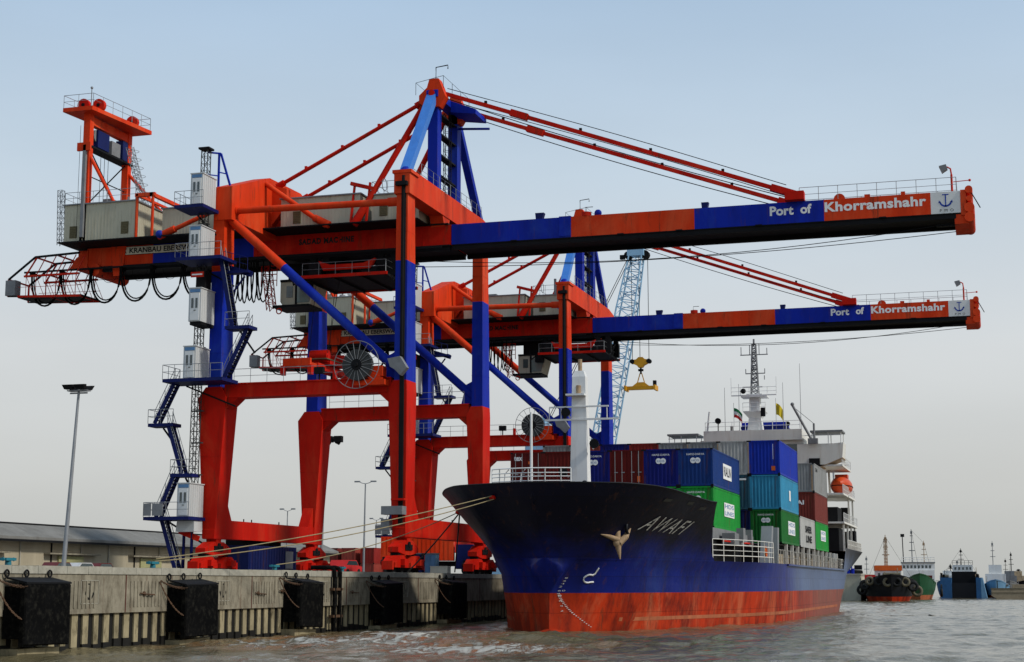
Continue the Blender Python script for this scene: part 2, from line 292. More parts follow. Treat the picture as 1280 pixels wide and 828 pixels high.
# ---------------------------------------------------------------- the water
def build_water():
    def axis(lo, hi, step, far0, far1):
        a = list(np.arange(lo, hi + step / 2, step)); k = step; x = a[-1]
        while x < far1: k *= 1.35; x += k; a.append(x)
        k = step; x = lo; pre = []
        while x > far0: k *= 1.35; x -= k; pre.append(x)
        return np.array(pre[::-1] + a)
    xs = axis(-46, 34, .34, -4500, 4500); ys = np.concatenate([axis(54, 150, .34, -300, 151), np.arange(151, 345, .85), 345 * 1.2 ** np.arange(1, 17)])
    X, Y = np.meshgrid(xs, ys); Z = np.zeros_like(X); rng = np.random.default_rng(3)
    for i in range(34):
        lam = .9 * 1.13 ** (i % 17); th = rng.uniform(-1.2, 1.2) + (0 if i < 17 else 1.3); k = 2 * math.pi / lam; ph = rng.uniform(0, 6.3)
        q = k * (X * math.cos(th) + Y * math.sin(th)) + ph + .9 * np.sin(.21 * X + .17 * Y + i)
        Z += .0105 * lam ** .6 * (1 - np.abs(np.sin(q / 2)) * 1.25)
    inside = np.clip((X + 46) / 6, 0, 1) * np.clip((34 - X) / 6, 0, 1) * np.clip((Y - 54) / 3, 0, 1) * np.clip((340 - Y) / 60, 0, 1)
    # churned hump where the bow thruster pushes water out
    chur = np.exp(-(((X + 24) / 8) ** 2 + ((Y - 79) / 8) ** 2))
    Z = Z * inside * (1 + 1.6 * chur) + .16 * chur * np.sin(.9 * X + .5 * Y + 1.4 * np.sin(.5 * Y)) * inside
    n, m = X.shape
    me = bpy.data.meshes.new('water'); V = np.stack([X, Y, Z], -1).reshape(-1, 3)
    idx = np.arange(n * m).reshape(n, m); F = np.stack([idx[:-1, :-1], idx[:-1, 1:], idx[1:, 1:], idx[1:, :-1]], -1).reshape(-1, 4)
    me.from_pydata(V.tolist(), [], F.tolist()); me.polygons.foreach_set('use_smooth', [True] * len(F)); me.update()
    mt = bpy.data.materials.new('water'); mt.use_nodes = True; N = mt.node_tree.nodes; l = mt.node_tree.links.new
    b = N['Principled BSDF']; b.inputs['Roughness'].default_value = .08; b.inputs['IOR'].default_value = 1.33
    g = N.new('ShaderNodeNewGeometry')
    def noise(scale, det=6, sc3=(1, 1, 1), rough=.6, dist=0.):
        mp = N.new('ShaderNodeMapping'); mp.inputs['Scale'].default_value = sc3; l(g.outputs['Position'], mp.inputs[0])
        t = N.new('ShaderNodeTexNoise'); t.inputs['Scale'].default_value = scale; t.inputs['Detail'].default_value = det; t.inputs['Roughness'].default_value = rough; t.inputs['Distortion'].default_value = dist
        l(mp.outputs[0], t.inputs[0]); return t.outputs[0]
    def rng_(i, a, b_, c, d):
        r = N.new('ShaderNodeMapRange'); l(i, r.inputs[0])
        for k, x in zip((1, 2, 3, 4), (a, b_, c, d)): r.inputs[k].default_value = x
        return r.outputs[0]
    def math_(op, a, b_=None, val=None):
        q = N.new('ShaderNodeMath'); q.operation = op; l(a, q.inputs[0])
        if b_ is not None: l(b_, q.inputs[1])
        if val is not None: q.inputs[1].default_value = val
        return q.outputs[0]
    mi = N.new('ShaderNodeMix'); mi.data_type = 'RGBA'; l(rng_(noise(.09, 5), .4, .62, 0, 1), mi.inputs[0])
    mi.inputs[6].default_value = (.105, .085, .040, 1); mi.inputs[7].default_value = (.15, .125, .072, 1)
    # foam and stirred brown mud around the thruster wash
    def blob(cx, cy, rx, ry):
        mp = N.new('ShaderNodeMapping'); mp.inputs['Location'].default_value = (-cx / rx, -cy / ry, 0); mp.inputs['Scale'].default_value = (1 / rx, 1 / ry, 0); l(g.outputs['Position'], mp.inputs[0])
        ln = N.new('ShaderNodeVectorMath'); ln.operation = 'LENGTH'; l(mp.outputs[0], ln.inputs[0]); return rng_(ln.outputs['Value'], .25, 1.0, 1, 0)
    zone = math_('MAXIMUM', math_('MAXIMUM', blob(-31, 76, 10, 14), blob(-33, 90, 6, 9)), blob(-22, 68, 8, 9))
    fn = noise(1.5, 12, (1, .38, 1), .78, .8)
    foam = rng_(math_('ADD', math_('MULTIPLY', zone, val=.2), fn), .635, .71, 0, .9)
    foam = math_('MULTIPLY', foam, rng_(zone, .0, .35, 0, 1))
    flecks = math_('MULTIPLY', rng_(noise(1.5, 8, (1, .3, 1), .75, .4), .72, .78, 0, .8), rng_(noise(.12, 3), .5, .6, 0, 1))
    mud = N.new('ShaderNodeMix'); mud.data_type = 'RGBA'; l(math_('MULTIPLY', zone, rng_(noise(.4, 6, (1, .6, 1), .6, .8), .42, .6, 0, 1)), mud.inputs[0]); l(mi.outputs[2], mud.inputs[6]); mud.inputs[7].default_value = (.30, .10, .02, 1)
    ff = math_('MAXIMUM', foam, flecks)
    fo = N.new('ShaderNodeMix'); fo.data_type = 'RGBA'; l(ff, fo.inputs[0]); l(mud.outputs[2], fo.inputs[6]); fo.inputs[7].default_value = (.42, .41, .36, 1)
    l(fo.outputs[2], b.inputs['Base Color']); l(rng_(ff, 0, 1, .08, .7), b.inputs['Roughness'])
    bp = N.new('ShaderNodeBump'); bp.inputs['Strength'].default_value = 1.0; bp.inputs['Distance'].default_value = .2
    hsum = math_('ADD', math_('ADD', noise(.9, 7, (1, .55, 1), .62, .3), math_('MULTIPLY', noise(.22, 4, (1, .5, 1)), val=2.2)), math_('MULTIPLY', foam, val=.5))
    l(hsum, bp.inputs['Height']); l(bp.outputs[0], b.inputs['Normal'])
    me.materials.append(mt); o = bpy.data.objects.new('water', me); C.objects.link(o); tag(o, kind='structure')
build_water()

# ---------------------------------------------------------------- quay: ground, wall, fenders, bollards
QX, QZ = -38.4, 3.75
g = MB(); g.box(-900, QX - .9, -60, 900, 3.0, QZ - .02); tag(g.build('ground', 'quay_ground'), kind='structure')
q = thing('quay_wall', 'weathered concrete quay wall with coping, row of piles and dark gaps below', 'wall', (QX, 80, 0))
o = (QX, 80, 0)
m = MB(); seams = [20, 40, 53.2, 66.5, 79.7, 93, 106, 120, 133, 150, 170, 200, 240, 283]
for a, b in zip(seams, seams[1:]): m.box(QX - 1.2, QX, a + .03, b - .03, 1.7, 3.42)
m.box(QX - 1.2, QX - .12, 20, 283, 1.72, 3.4, 1)
m.build('wall_face', ['concrete', 'wet_shade_dark'], q, o)
m = MB(); y = 20.0
while y < 283:
    d = 1.5 + .9 * random.random(); h = random.uniform(-.02, .02); m.box(QX - 1.0, QX + .05, y + .012, y + d - .012, 3.424, QZ + h); y += d
m.build('coping', 'coping', q, o)
m = MB(); m.box(QX - 1.2, QX - .2, 20, 283, -2, 1.69); m.build('back_wall', 'wet_shade_dark', q, o)  # near-black sheet paints the shade of deep gaps between the piles
k = 0; y = 44.0
while k < 99:
    h = 1.695; m = MB(); wv = random.uniform(.19, .26); m.box(QX - .198, QX - .12, y - wv, y + wv, -1.5, h); m.box(QX - .197, QX - .10, y - wv - .02, y + wv + .02, -1.5, random.uniform(.25, .55), 1)
    m.build('pile', ['pile_concrete', 'wet_shade_dark'], q, o); y += .88; k += 1
m = MB()
for a in seams[1:]: m.box(QX - .05, QX + .02, a - .035, a + .035, 1.72, 3.7)
m.build('joint_strip', 'rusty_iron' if 0 else 'deck_paint', q, o)
m = MB()                                   # cast vertical grooves and anchor emblems between the fenders
for base in (54, 65, 78, 91.5, 104.5):
    for sgn, st in ((1, 2.2), (1, -3.6)):
        for i in range(9): m.box(QX, QX + .035, base + st - 2.5 + i * .33 + 2.2, base + st - 2.5 + i * .33 + 2.31, 1.95, 3.12)
m.build('cast_grooves', 'concrete', q, o)
for yy in (63.4, 76.3, 89.4, 103.2):
    m = MB(); anchor_mark(m, (QX + .006, yy, 2.65), Vector((0, 1, 0)), Vector((0, 0, 1)), .75); m.build('anchor_emblem', 'wet_shade_dark', q, o)
    m = MB()
    for a, b, c, d in ((yy - .75, yy + .75, 2.12, 2.15), (yy - .75, yy + .75, 3.13, 3.16), (yy - .75, yy - .72, 2.12, 3.16), (yy + .72, yy + .75, 2.12, 3.16)): m.box(QX, QX + .02, a, b, c, d)
    m.build('emblem_frame', 'coping', q, o)
for yy, tt in ((68.6, 2.55), (84.0, 2.6), (80.9, 2.5), (94.4, 2.5)):
    m = MB(); m.tube((QX - .05, yy - .5, tt), (QX + .1, yy - .5, tt), .1, n=8); m.path([(QX + .08, yy - .9, tt + .02), (QX + .12, yy - .4, tt - .03), (QX + .12, yy + .4, tt - .06)], .035); m.build('wall_eye', 'chain_rust', q, o)

def chain(m, p, q_, sag, r=.035, n=18):
    p = Vector(p); q_ = Vector(q_); pts = []
    for i in range(n + 1):
        t = i / n; a = p.lerp(q_, t); a.z -= sag * 4 * t * (1 - t); pts.append(a)
    for i, (a, b) in enumerate(zip(pts, pts[1:])):
        d = (b - a).normalized(); s_ = d.cross(Vector((0, 0, 1)) if i % 2 else Vector((1, .2, .3))).normalized() * r * 1.6
        for sg in (-1, 1): m.tube(a - d * r * .6 + s_ * sg, b + d * r * .6 + s_ * sg, r * .62, n=4)
FEN = ['nearest black fender at the left edge of the quay wall, chains on its left', 'black box fender below the cyan bollard that holds the two long ropes',
       'black box fender just left of the black bent pipe', 'black box fender just right of the black bent pipe',
       'dark fender below the waterside wheels of the front crane']
proto = None
for i, yc in enumerate((58.5, 72.05, 85.3, 98.5, 111.8)):
    t = thing('fender', FEN[i], 'fender', (QX, yc, .3), group='fenders on the quay wall') if i == 0 else copy_tree(proto)
    if i == 0:
        proto = t; o = (QX, yc, .3)
        m = MB(); m.loft([[(QX + 1.05, yc - 1.7, .55), (QX + 1.05, yc + 1.6, .5), (QX + 1.05, yc + 1.6, 3.0), (QX + 1.05, yc - 1.7, 3.0)], [(QX + 1.12, yc - 1.66, .6), (QX + 1.12, yc + 1.56, .55), (QX + 1.12, yc + 1.56, 2.95), (QX + 1.12, yc - 1.66, 2.95)]])
        m.box(QX + .85, QX + 1.05, yc - 1.7, yc + 1.6, .52, 3.0); m.loft([[(QX + .15, yc - 1.65, 3.27), (QX + .15, yc + 1.65, 3.27), (QX + .15, yc + 1.65, 3.2), (QX + .15, yc - 1.65, 3.2)], [(QX + 1.1, yc - 1.65, 3.07), (QX + 1.1, yc + 1.65, 3.07), (QX + 1.1, yc + 1.65, 3.0), (QX + 1.1, yc - 1.65, 3.0)]], 1)
        m.build('panel', ['black_rubber', 'dark_steel'], t, o)
        m = MB()
        for dy in (-1.0, 1.0):
            for z in (1.4, 2.5): m.tube((QX, yc + dy, z), (QX + .76, yc + dy, z), .42, .3, n=12)
        m.box(QX + .01, QX + .84, yc - 1.6, yc + 1.5, .8, 2.9); m.build('rubber_block', 'black_rubber', t, o)
        m = MB(); m.box(QX - .7, QX + .7, yc - 1.5, yc + 1.55, -.9, .40); m.build('footing', 'pile_concrete', t, o)
        for dy, sg in ((-1.9, -1), (1.2, 1)):
            m = MB(); chain(m, (QX + .05, yc + dy - .4, 3.25), (QX + 1.1, yc + dy + .3, 2.9), .12); chain(m, (QX + .06, yc + dy - .5, 3.2), (QX + 1.05, yc + dy + .05, 1.6), .25); m.build('chain', 'chain_rust' if sg < 0 else 'dark_steel', t, o)
        for dy in (-1.6, -.2, 1.5):
            m = MB(); m.ring((QX + .12, yc + dy, 3.42), .14, .04, 'x', n=12); m.build('shackle', 'dark_steel', t, o)
    else:
        t.location = (QX, yc, .3 + (-.06, .05, -.03, .04)[i - 1]); t.rotation_euler = ((.02, -.025, .015, -.02)[i - 1], 0, (-.01, .015, .01, -.015)[i - 1]); t['label'] = FEN[i]
t = thing('bent_pipe', 'pair of black bent pipes hooked over the quay edge down to the water', 'pipe', (QX, 91, 0)); o = (QX, 91, 0)
for dy in (0, .85):
    m = MB(); m.path([(QX - 1.3, 90.6 + dy, 3.98), (QX - .1, 90.6 + dy, 3.98), (QX + .14, 90.6 + dy, 3.9), (QX + .22, 90.6 + dy, 3.7), (QX + .22, 90.6 + dy, -.6)], .13, n=8); m.build('pipe', 'black_rubber', t, o)
m = MB(); m.box(QX, QX + .3, 90.3, 91.8, 2.6, 2.75); m.box(QX, QX + .3, 90.3, 91.8, 1.0, 1.15); m.build('clamp', 'chain_rust', t, o)

BOL = [('cyan mooring bollard at the left edge of the photo on the quay', 59.5, -40.0), ('cyan mooring bollard holding the two long ropes left of the crane stairs', 71.8, -40.0),
       ('cyan mooring bollard holding the single rope beside the blue generator container', 86.4, -40.2), ('teal mooring bollard beside the red car right of the crane', 97.5, -40.6)]
bp_ = None
for i, (lab, yy, xx) in enumerate(BOL):
    if i == 0:
        t = thing('bollard', lab, 'bollard', (xx, yy, QZ - .02), group='cyan mooring bollards'); bp_ = t
        m = MB(); m.tube((0, 0, 0), (0, 0, .26), .15, .13, n=10); m.build('post', 'cyan_paint', t)
        m = MB(); m.box(-.18, .16, -.36, .36, .24, .36); m.tube((0, -.36, .3), (0, -.42, .3), .08, n=8); m.tube((0, .36, .3), (0, .42, .3), .08, n=8); m.build('head', 'cyan_paint', t)
        m = MB(); m.tube((0, 0, 0), (0, 0, .05), .42, n=12); m.build('base_plate', 'dark_steel', t)
    else:
        t = copy_tree(bp_); t.location = (xx, yy, QZ - .02); t['label'] = lab
# ---------------------------------------------------------------- the two ship-to-shore cranes
ROB = ['red_paint', 'orange_paint', 'blue_paint', 'dark_steel', 'light_blue_paint']   # slots 0..4
def lerp4(a, b, t): return tuple(x + (y - x) * t for x, y in zip(a, b))
def crane(FY, label, xt, second):
    F = Vector((-40.9, FY, 0)); O = Vector((-7.5, 10.1, QZ - .02))
    root = thing('container_crane', label, 'crane', F + O, group='ship to shore container cranes')
    B = lambda m, name, mats, par=None: m.build(name, mats, par or root, O)
    YC, Y0, Y1 = 10.1, 8.0, 12.2; ZB, ZT = 29.35, 30.95
    # legs: tapering red portal, blue shaft, orange head
    for xw, water in ((0, True), (-15, False)):
        for yf in (0, 18.3):
            m = MB()
            if water: rb, rt_ = (-.55, .45, yf + .1, yf + 1.9), (-.95, .5, yf, yf + 2.05)
            else: rb, rt_ = (-15.65, -14.7, yf + .1, yf + 1.9), (-16.3, -14.0, yf, yf + 2.05)
            m.taper(6.3, rb, 16.9, rt_, 0)
            up = ((-.5, .45, yf, yf + 2.05), (-.45, .42, yf, yf + 1.5)) if water else ((-15.55, -14.5, yf, yf + 2.05), (-15.45, -14.55, yf, yf + 1.6))
            m.taper(16.9, rt_, 17.7, lerp4(rt_, up[0], .8), 0)
            top = 33.15 if water else 32.6; z2 = 26.6
            cut = lerp4(up[0], up[1], (z2 - 17.7) / (top - 17.7))
            m.taper(17.7, up[0], z2, cut, 2); m.taper(z2, cut, top, up[1], 1)
            for z in (8.2, 12.5, 20.3, 23.6, 28.8):      # flange seams
                s = .012
                e = lerp4(rb, rt_, (z - 6.3) / 10.6) if z < 16.9 else lerp4(up[0], up[1], (z - 17.7) / (top - 17.7))
                m.taper(z, (e[0] - s, e[1] + s, e[2] - s, e[3] + s), z + .05, (e[0] - s, e[1] + s, e[2] - s, e[3] + s), 0 if z < 17.7 else 2 if z < z2 else 1)
            leg = B(m, 'leg', ROB)
            if water and yf == 0:
                m = MB(); m.path([(.13, -.12, z) for z in (33.0, 28, 22, 19.5)] , .13, n=6); m.box(-.02, .3, -.16, -.002, 7.2, 32.6); m.box(-.4, .5, -.5, 0, 32.2, 32.5); B(m, 'cable_channel', 'dark_steel', leg)
    # sill beams, bogies
    for xw in (0, -15):
        m = MB(); x0, x1 = xw - .5, xw + .48
        if xw: x0, x1 = -15.68, -14.68
        m.prism([(.05, 6.35), (20.25, 6.35), (20.25, 7.0), (19.3, 7.75), (1.0, 7.75), (.05, 7.0)], 'x', x0, x1, 0)
        for y in (2.0, 18.3):
            s = 1 if y < 9 else -1; m.prism([(y - s * .05, 7.7), (y + s * 1.0, 7.7), (y - s * .02, 9.4)], 'x', x0 + .05, x1 - .05, 0)
        for y in (6, 7.4, 12.5): m.tube((xw - .2, y, 7.74), (xw - .2, y, 8.0), .05, n=5, m=3)
        B(m, 'sill_beam', ROB)
        for y in (1.0, 19.25):
            m = MB(); xa, xb = x0 + .08, x1 - .08
            m.prism([(y - .42, 6.36), (y + .42, 6.36), (y + .3, 5.75), (y - .3, 5.75)], 'x', xa, xb)
            m.prism([(y - 2.1, 5.25), (y - .5, 5.05), (y + .5, 5.05), (y + 2.1, 5.25), (y + 2.1, 5.6), (y + .9, 6.1), (y - .9, 6.1), (y - 2.1, 5.6)], 'x', xa + .02, xb - .02)
            m.box(xb - .02, xb + .06, y - .7, y + .7, 5.4, 5.8, 3); m.tube((xb - .1, y, 5.8), (xb + .1, y, 5.8), .22, n=10, m=3)
            bog = B(m, 'bogie', ROB)
            for dy in (-1.6, 1.6):
                m = MB(); c = y + dy
                m.prism([(c - 1.35, 4.15), (c + 1.35, 4.15), (c + 1.3, 4.5), (c + .45, 5.0), (c - .45, 5.0), (c - 1.3, 4.5)], 'x', xa - .1, xb + .1)
                m.box(xa - .35, xa - .1, c - .6, c + .2, 4.35, 4.9, 3); m.box(xb + .1, xb + .42, c - .3, c + .55, 4.3, 4.75, 0); m.tube((xa - .3, c - .9, 4.5), (xa - .1, c - .9, 4.5), .2, n=10, m=3)
                m.box(xa - .16, xa - .1, c - .05, c + .05, 4.15, 5.0, 3); m.box(xa + .1, xb - .1, c - .2, c + .2, 5.0, 5.3, 3)
                B(m, 'wheel_truck', ROB, bog)
                for d2 in (-.8, .8):
                    m = MB(); m.tube((xw - .25 if not xw else -15.3, c + d2, 4.07), (xw + .2 if not xw else -15.0, c + d2, 4.07), .34, n=14, m=3); B(m, 'wheel', ROB, bog)
            m = MB(); m.box(xa, xb, y - 3.25, y - 3.0, 4.0, 4.6); m.box(xa, xb, y + 3.0, y + 3.25, 4.0, 4.6); B(m, 'buffer', ROB, bog)
        m = MB(); m.box(xw - .12 - (.18 if xw else 0), xw + .12 - (.18 if xw else 0), -9, 32, QZ - .02, QZ + .06); B(m, 'rail', 'dark_steel')
    # portal beams with walkway rails
    for yf in (0.12, 18.42):
        m = MB(); m.box(-14.2, -.75, yf, yf + 1.5, 16.87, 17.93); m.box(-14.2, -.75, yf - .12, yf + 1.62, 17.86, 17.95)
        for s, x in ((1, -14.1), (-1, -.85)): m.prism([(x, 16.88), (x + s * 1.0, 16.88), (x, 16.0)], 'y', yf + .1, yf + 1.4)
        pb = B(m, 'portal_beam', ROB)
        m = MB(); m.rail([(-13.4, yf - .05, 17.95), (-1.2, yf - .05, 17.95)], 1.05, 1.3, .022); B(m, 'railing', 'galvanised', pb)
    # tie tubes and diagonals
    for yf in (.75, 19.05):
        m = MB(); m.tube((-14.6, yf, 31.45), (-.4, yf, 31.25), .27, n=12, m=1); m.tube((-14.6, yf, 31.45), (-13.8, yf, 31.44), .36, n=12, m=1); m.tube((-.4, yf, 31.25), (-1.4, yf, 31.26), .35, n=12, m=1); B(m, 'tie_tube', ROB)
        a, b = Vector((-14.7, yf, 31.05)), Vector((-.3, yf, 18.35)); t = (31.05 - 26.75) / (31.05 - 18.35)
        m = MB(); m.tube(a, a.lerp(b, t), .35, n=14, m=1); m.tube(a.lerp(b, t), b, .35, n=14, m=2)
        m.prism([(-1.6, 17.95), (-.4, 17.95), (-.4, 20.0), (-1.2, 19.6)], 'y', yf - .2, yf + .2, 2); B(m, 'diagonal_brace', ROB)
    # cross beams over the girder
    m = MB(); m.prism([(-.15, 31.65), (20.35, 31.65), (20.35, 33.2), (18.0, 33.55), (2.2, 33.55), (-.15, 33.2)], 'x', -.62, .62, 1)
    m.box(-.75, .75, -.2, 1.6, 33.2, 33.45, 1)
    for y in (8.3, 11.5):
        m.prism([(y - .8, 31.66), (y + 1.0, 31.66), (y + .5, 30.5), (y - .1, 30.5)], 'x', -.55, .55, 1)
    cb = B(m, 'cross_beam', ROB)
    m = MB(); m.box(-.5, .5, 3.0, 17.6, 33.56, 33.6, 0); m.rail([(.55, 2.6, 33.55), (.55, 17.6, 33.55)], 1.0, 1.4, .02); m.rail([(-.55, 2.6, 33.55), (-.55, 17.6, 33.55)], 1.0, 1.4, .02); B(m, 'railing', 'galvanised', cb)
    m = MB(); m.prism([(-.1, 30.6), (20.3, 30.6), (20.3, 33.2), (12.6, 35.6), (6.5, 35.45), (-.1, 33.2)], 'x', -15.35, -13.9, 1)
    for y in (7.3, 12.9): m.prism([(-14.2, 35.0), (-12.6, 34.6), (-12.6, 33.2), (-14.2, 31.2)], 'y', y - .35, y + .35, 1)
    B(m, 'cross_beam', ROB)
    # girder and boom: bands of colour, trolley rails below
    m = MB(); cols = [(-31.3, -25.1, 1), (-25.1, -20.9, 1), (-20.9, -15.9, 2), (-15.9, 1.1, 0)]
    cols[1] = (-25.1, -25.0, 2)
    cols[2] = (-25.0, -15.9, 2)
    for a, b, c in cols: m.box(a, b, Y0, Y1, ZB, ZT, c)
    m.box(-31.4, .9, Y0 - .18, Y1 + .18, ZT, ZT + .12, 3); m.box(-31.2, 1.0, Y0 - .1, Y1 + .1, ZB - .1, ZB, 3)  # walkway strip on top; lower sheet paints shade on the girder underside
    for y in (Y0 + .25, Y1 - .25): m.box(-31, 1.0, y - .18, y + .18, ZB - .42, ZB - .1, 3)
    for x in np.arange(-30, 0, 2.4): m.box(x - .04, x + .04, Y0 - .03, Y0, ZB, ZT - .01, 0 if x > -15.9 else 2 if x > -25 else 1)
    m.box(-32.3, -31.3, Y0 + .2, Y1 - .2, ZB - .2, ZT - .1, 1); m.tube((-30.4, Y0 - .35, ZB - .3), (-30.4, Y1 + .3, ZB - .3), .55, n=12, m=1)
    m.prism([(-29.0, ZT), (-27.6, ZT), (-27.9, ZB - .9), (-28.7, ZB - .9)], 'y', Y0 - .12, Y0 - .004, 1)
    gir = B(m, 'girder', ROB)
    bw = Vector((0, 0, 1)); ux = Vector((1, 0, 0))
    m = MB(); m.box(-28.2, -20.0, Y0 - .045, Y0 - .02, 30.22, 30.86, 0); m.box(-28.25, -19.95, Y0 - .02, Y0 - .001, 30.18, 30.9, 1)
    sg = B(m, 'sign', ['pale_sign', 'dark_steel'], gir)
    m = MB(); put_text(m, 'KRANBAU EBERSWALDE', (-27.3, Y0 - .05, 30.32), ux, bw, 7.1, .46, bold=.03); m.add([(-28.0, Y0 - .05, 30.55), (-27.55, Y0 - .05, 30.8), (-27.65, Y0 - .05, 30.55), (-27.55, Y0 - .05, 30.3)], [(0, 1, 2, 3)][::-1]); B(m, 'lettering', 'black_letters', sg)
    m = MB(); put_text(m, 'SADAD MACHINE', (-11.9, Y0 - .012, 30.08), ux, bw, 4.8, .5, bold=.055, space=1.15); B(m, 'lettering', 'black_letters', gir)
    m = MB(); bands = [(1.15, 10.85, 2), (10.85, 20.44, 1), (20.44, 30.07, 2), (30.07, 37.68, 1), (37.68, 39.75, 5)]
    for a, b, c in bands: m.box(a, b, Y0, Y1, ZB, ZT, c)
    m.box(1.2, 39.6, Y0 + .02, Y1 - .02, ZB - .08, ZB, 3); m.box(9.9, 10.84, Y0 - .05, Y1 + .05, ZB + .1, ZT + .06, 2)  # dark sheet paints shade onto the boom underside
    for y in (Y0 + .25, Y1 - .25): m.box(1.2, 39.4, y - .18, y + .18, ZB - .4, ZB - .08, 3)
    for a in (6, 14.5, 19, 25, 34): m.box(a, a + .5, Y0 - .09, Y0 - .004, ZB - .05, ZB + .04, 3)
    bm_ = B(m, 'boom', ROB + ['white_paint'])
    m = MB(); 
    sp = 1.45 if second else 1.0
    V1 = (26.1, Y0 - .012, ZT - .98)
    put_text(m, 'Port', V1, ux, bw, 1.75 * (1.05 if second else 1), .72, bold=.035); put_text(m, 'of', (28.35 + (.25 if second else 0), Y0 - .012, ZT - .95), ux, bw, .82, .72, bold=.035)
    put_text(m, 'Khorramshahr', (30.12, Y0 - .012, ZT - .95), ux, bw, 7.25, .74, bold=.035, space=1.06); B(m, 'lettering', 'white_letters', bm_)
    m = MB(); anchor_mark(m, (38.72, Y0 - .012, ZT - .66), ux, bw, .98); B(m, 'anchor_emblem', 'blue_letters', bm_)
    m = MB(); put_text(m, 'P M O', (38.3, Y0 - .012, ZB + .12), ux, bw, .95, .2, bold=.0, space=1.3); B(m, 'lettering', 'black_letters', bm_)
    m = MB(); m.rail([(28.3, Y0 + .1, ZT), (39.5, Y0 + .1, ZT)], 1.05, 1.42, .022); m.rail([(39.5, Y0 + .1, ZT), (39.5, Y1 - .1, ZT), (28.3, Y1 - .1, ZT)], 1.05, 1.42, .022); B(m, 'railing', 'galvanised', bm_)
    m = MB(); m.box(31, 39, Y0 + 1.2, Y0 + 2.2, ZT, ZT + .12, 3); m.tube((31.2, Y0 + .1, ZT), (31.2, Y0 + .9, ZT), .42, n=12, m=1); m.box(33, 33.4, Y0 + .1, Y0 + .5, ZT, ZT + .22, 1); m.box(35.6, 35.9, Y0 + .1, Y0 + .5, ZT, ZT + .25, 1); m.tube((27.9, Y0 + .1, ZT), (27.9, Y0 + .9, ZT), .5, n=14, m=1); B(m, 'deck_fitting', ROB, bm_)
    m = MB(); m.box(39.76, 40.15, Y0 - .05, Y0 + .9, ZB - .2, ZT + .05, 1); m.box(39.76, 40.15, Y1 - .9, Y1 + .05, ZB - .2, ZT + .05, 1)
    for z, r in ((ZT + .02, .27), (ZB + .95, .2), (ZB + .3, .36), (ZB - .4, .36)): m.tube((40.35, Y0 - .25, z), (40.35, Y1 + .25, z), r, n=14, m=1)
    m.box(39.3, 40.3, Y0 + .1, Y1 - .1, ZB - .8, ZB - .1, 1); m.box(38.0, 39.3, Y0 + .4, Y0 + .8, ZB - .85, ZB - .72, 3); m.tube((40.3, Y0 + .2, ZT + .3), (41.1, Y0 + .2, ZB + .3), .04, n=5, m=3)
    B(m, 'tip_sheave', ROB, bm_)
    m = MB(); m.tube((39.2, Y0 + .3, ZT), (39.2, Y0 + .3, ZT + 1.3), .09, n=6); m.path([(39.2, Y0 + .3, ZT + 1.3), (39.15, Y0 + .3, ZT + 1.75), (38.9, Y0 + .3, ZT + 1.9)], .06); m.tube((39.3, Y0 + .3, ZT + .75), (40.4, Y0 + .3, ZT + .8), .03); m.ball((40.45, Y0 + .3, ZT + .8), .1); pole = B(m, 'lamp_pole', 'red_paint', bm_)
    m = MB(); m.prism([(38.35, ZT + 1.95), (38.85, ZT + 2.05), (38.95, ZT + 1.7), (38.55, ZT + 1.45)], 'y', Y0 + .05, Y0 + .55); B(m, 'floodlight', 'grey_steel', bm_)
    B(MB().prism([(8.0, ZT), (8.5, ZT), (8.65, ZT + .5), (7.95, ZT + .5)], 'y', Y0 + .1, Y0 + .6), 'junction_box', 'dark_blue_paint', bm_)
    m = MB(); m.prism([(21.0, ZT), (21.4, ZT), (21.5, ZT + .45), (20.95, ZT + .45)], 'y', Y0 + .1, Y0 + .6); B(m, 'junction_box', 'dark_blue_paint', bm_)
    m = MB(); m.tube((12.0, Y0 + .3, ZT), (12.0, Y0 + .3, ZT + .32), .38, n=12, m=0); m.ball((12.9, Y0 + .4, ZT + .22), .3, m=2); m.path([(11.9, Y0 + .4, ZT + .3), (11.9, Y0 + .4, ZT + .75), (12.5, Y0 + .4, ZT + .75)], .03, m=3); B(m, 'beacon', ROB, bm_)
    # pylon on the water-side cross beam
    for y in (6.6, 11.5): m = MB(); m.box(-.4, .4, y, y + .95, 33.5, 41.2, 2); B(m, 'pylon_column', ROB)
    m = MB(); m.bar((-.05, .7, 33.4), (-.05, 6.75, 41.3), .75, .6, 4); m.ball((-.05, .8, 33.5), .45, m=2); B(m, 'pylon_strut', ROB)
    m = MB(); m.bar((-.05, 19.0, 33.4), (-.05, 12.3, 41.2), .6, .55, 2); B(m, 'pylon_strut', ROB)
    m = MB()
    for z in (34.9, 36.6, 38.3, 39.9): m.box(-.3, .3, 7.5, 11.6, z, z + .12, 3)
    m.lattice((.1, 9.9, 33.6), (.1, 9.9, 40.6), .5, 9, .03); B(m, 'ladder', 'dark_steel')
    m = MB(); m.box(-.45, .5, 6.3, 12.7, 41.0, 41.55, 2); m.prism([(.5, 41.55), (2.6, 40.7), (2.6, 40.3), (.5, 40.6)], 'y', 9.5, 12.4, 2); m.bar((.4, 12, 39.9), (3.0, 12, 39.7), .16, m=2); B(m, 'top_beam', ROB)
    for y in (6.9, 12.0):
        m = MB(); m.prism([(-1.1, 40.6), (-.5, 40.2), (.6, 40.2), (1.1, 41.0), (.75, 41.9), (.5, 42.5), (-.25, 42.5), (-.45, 41.8), (-1.1, 41.2)], 'y', y - .5, y + .4, 1)
        m.tube((0, y - .7, 41.3), (0, y + .55, 41.3), .25, n=12, m=0); hd = B(m, 'stay_head', ROB)
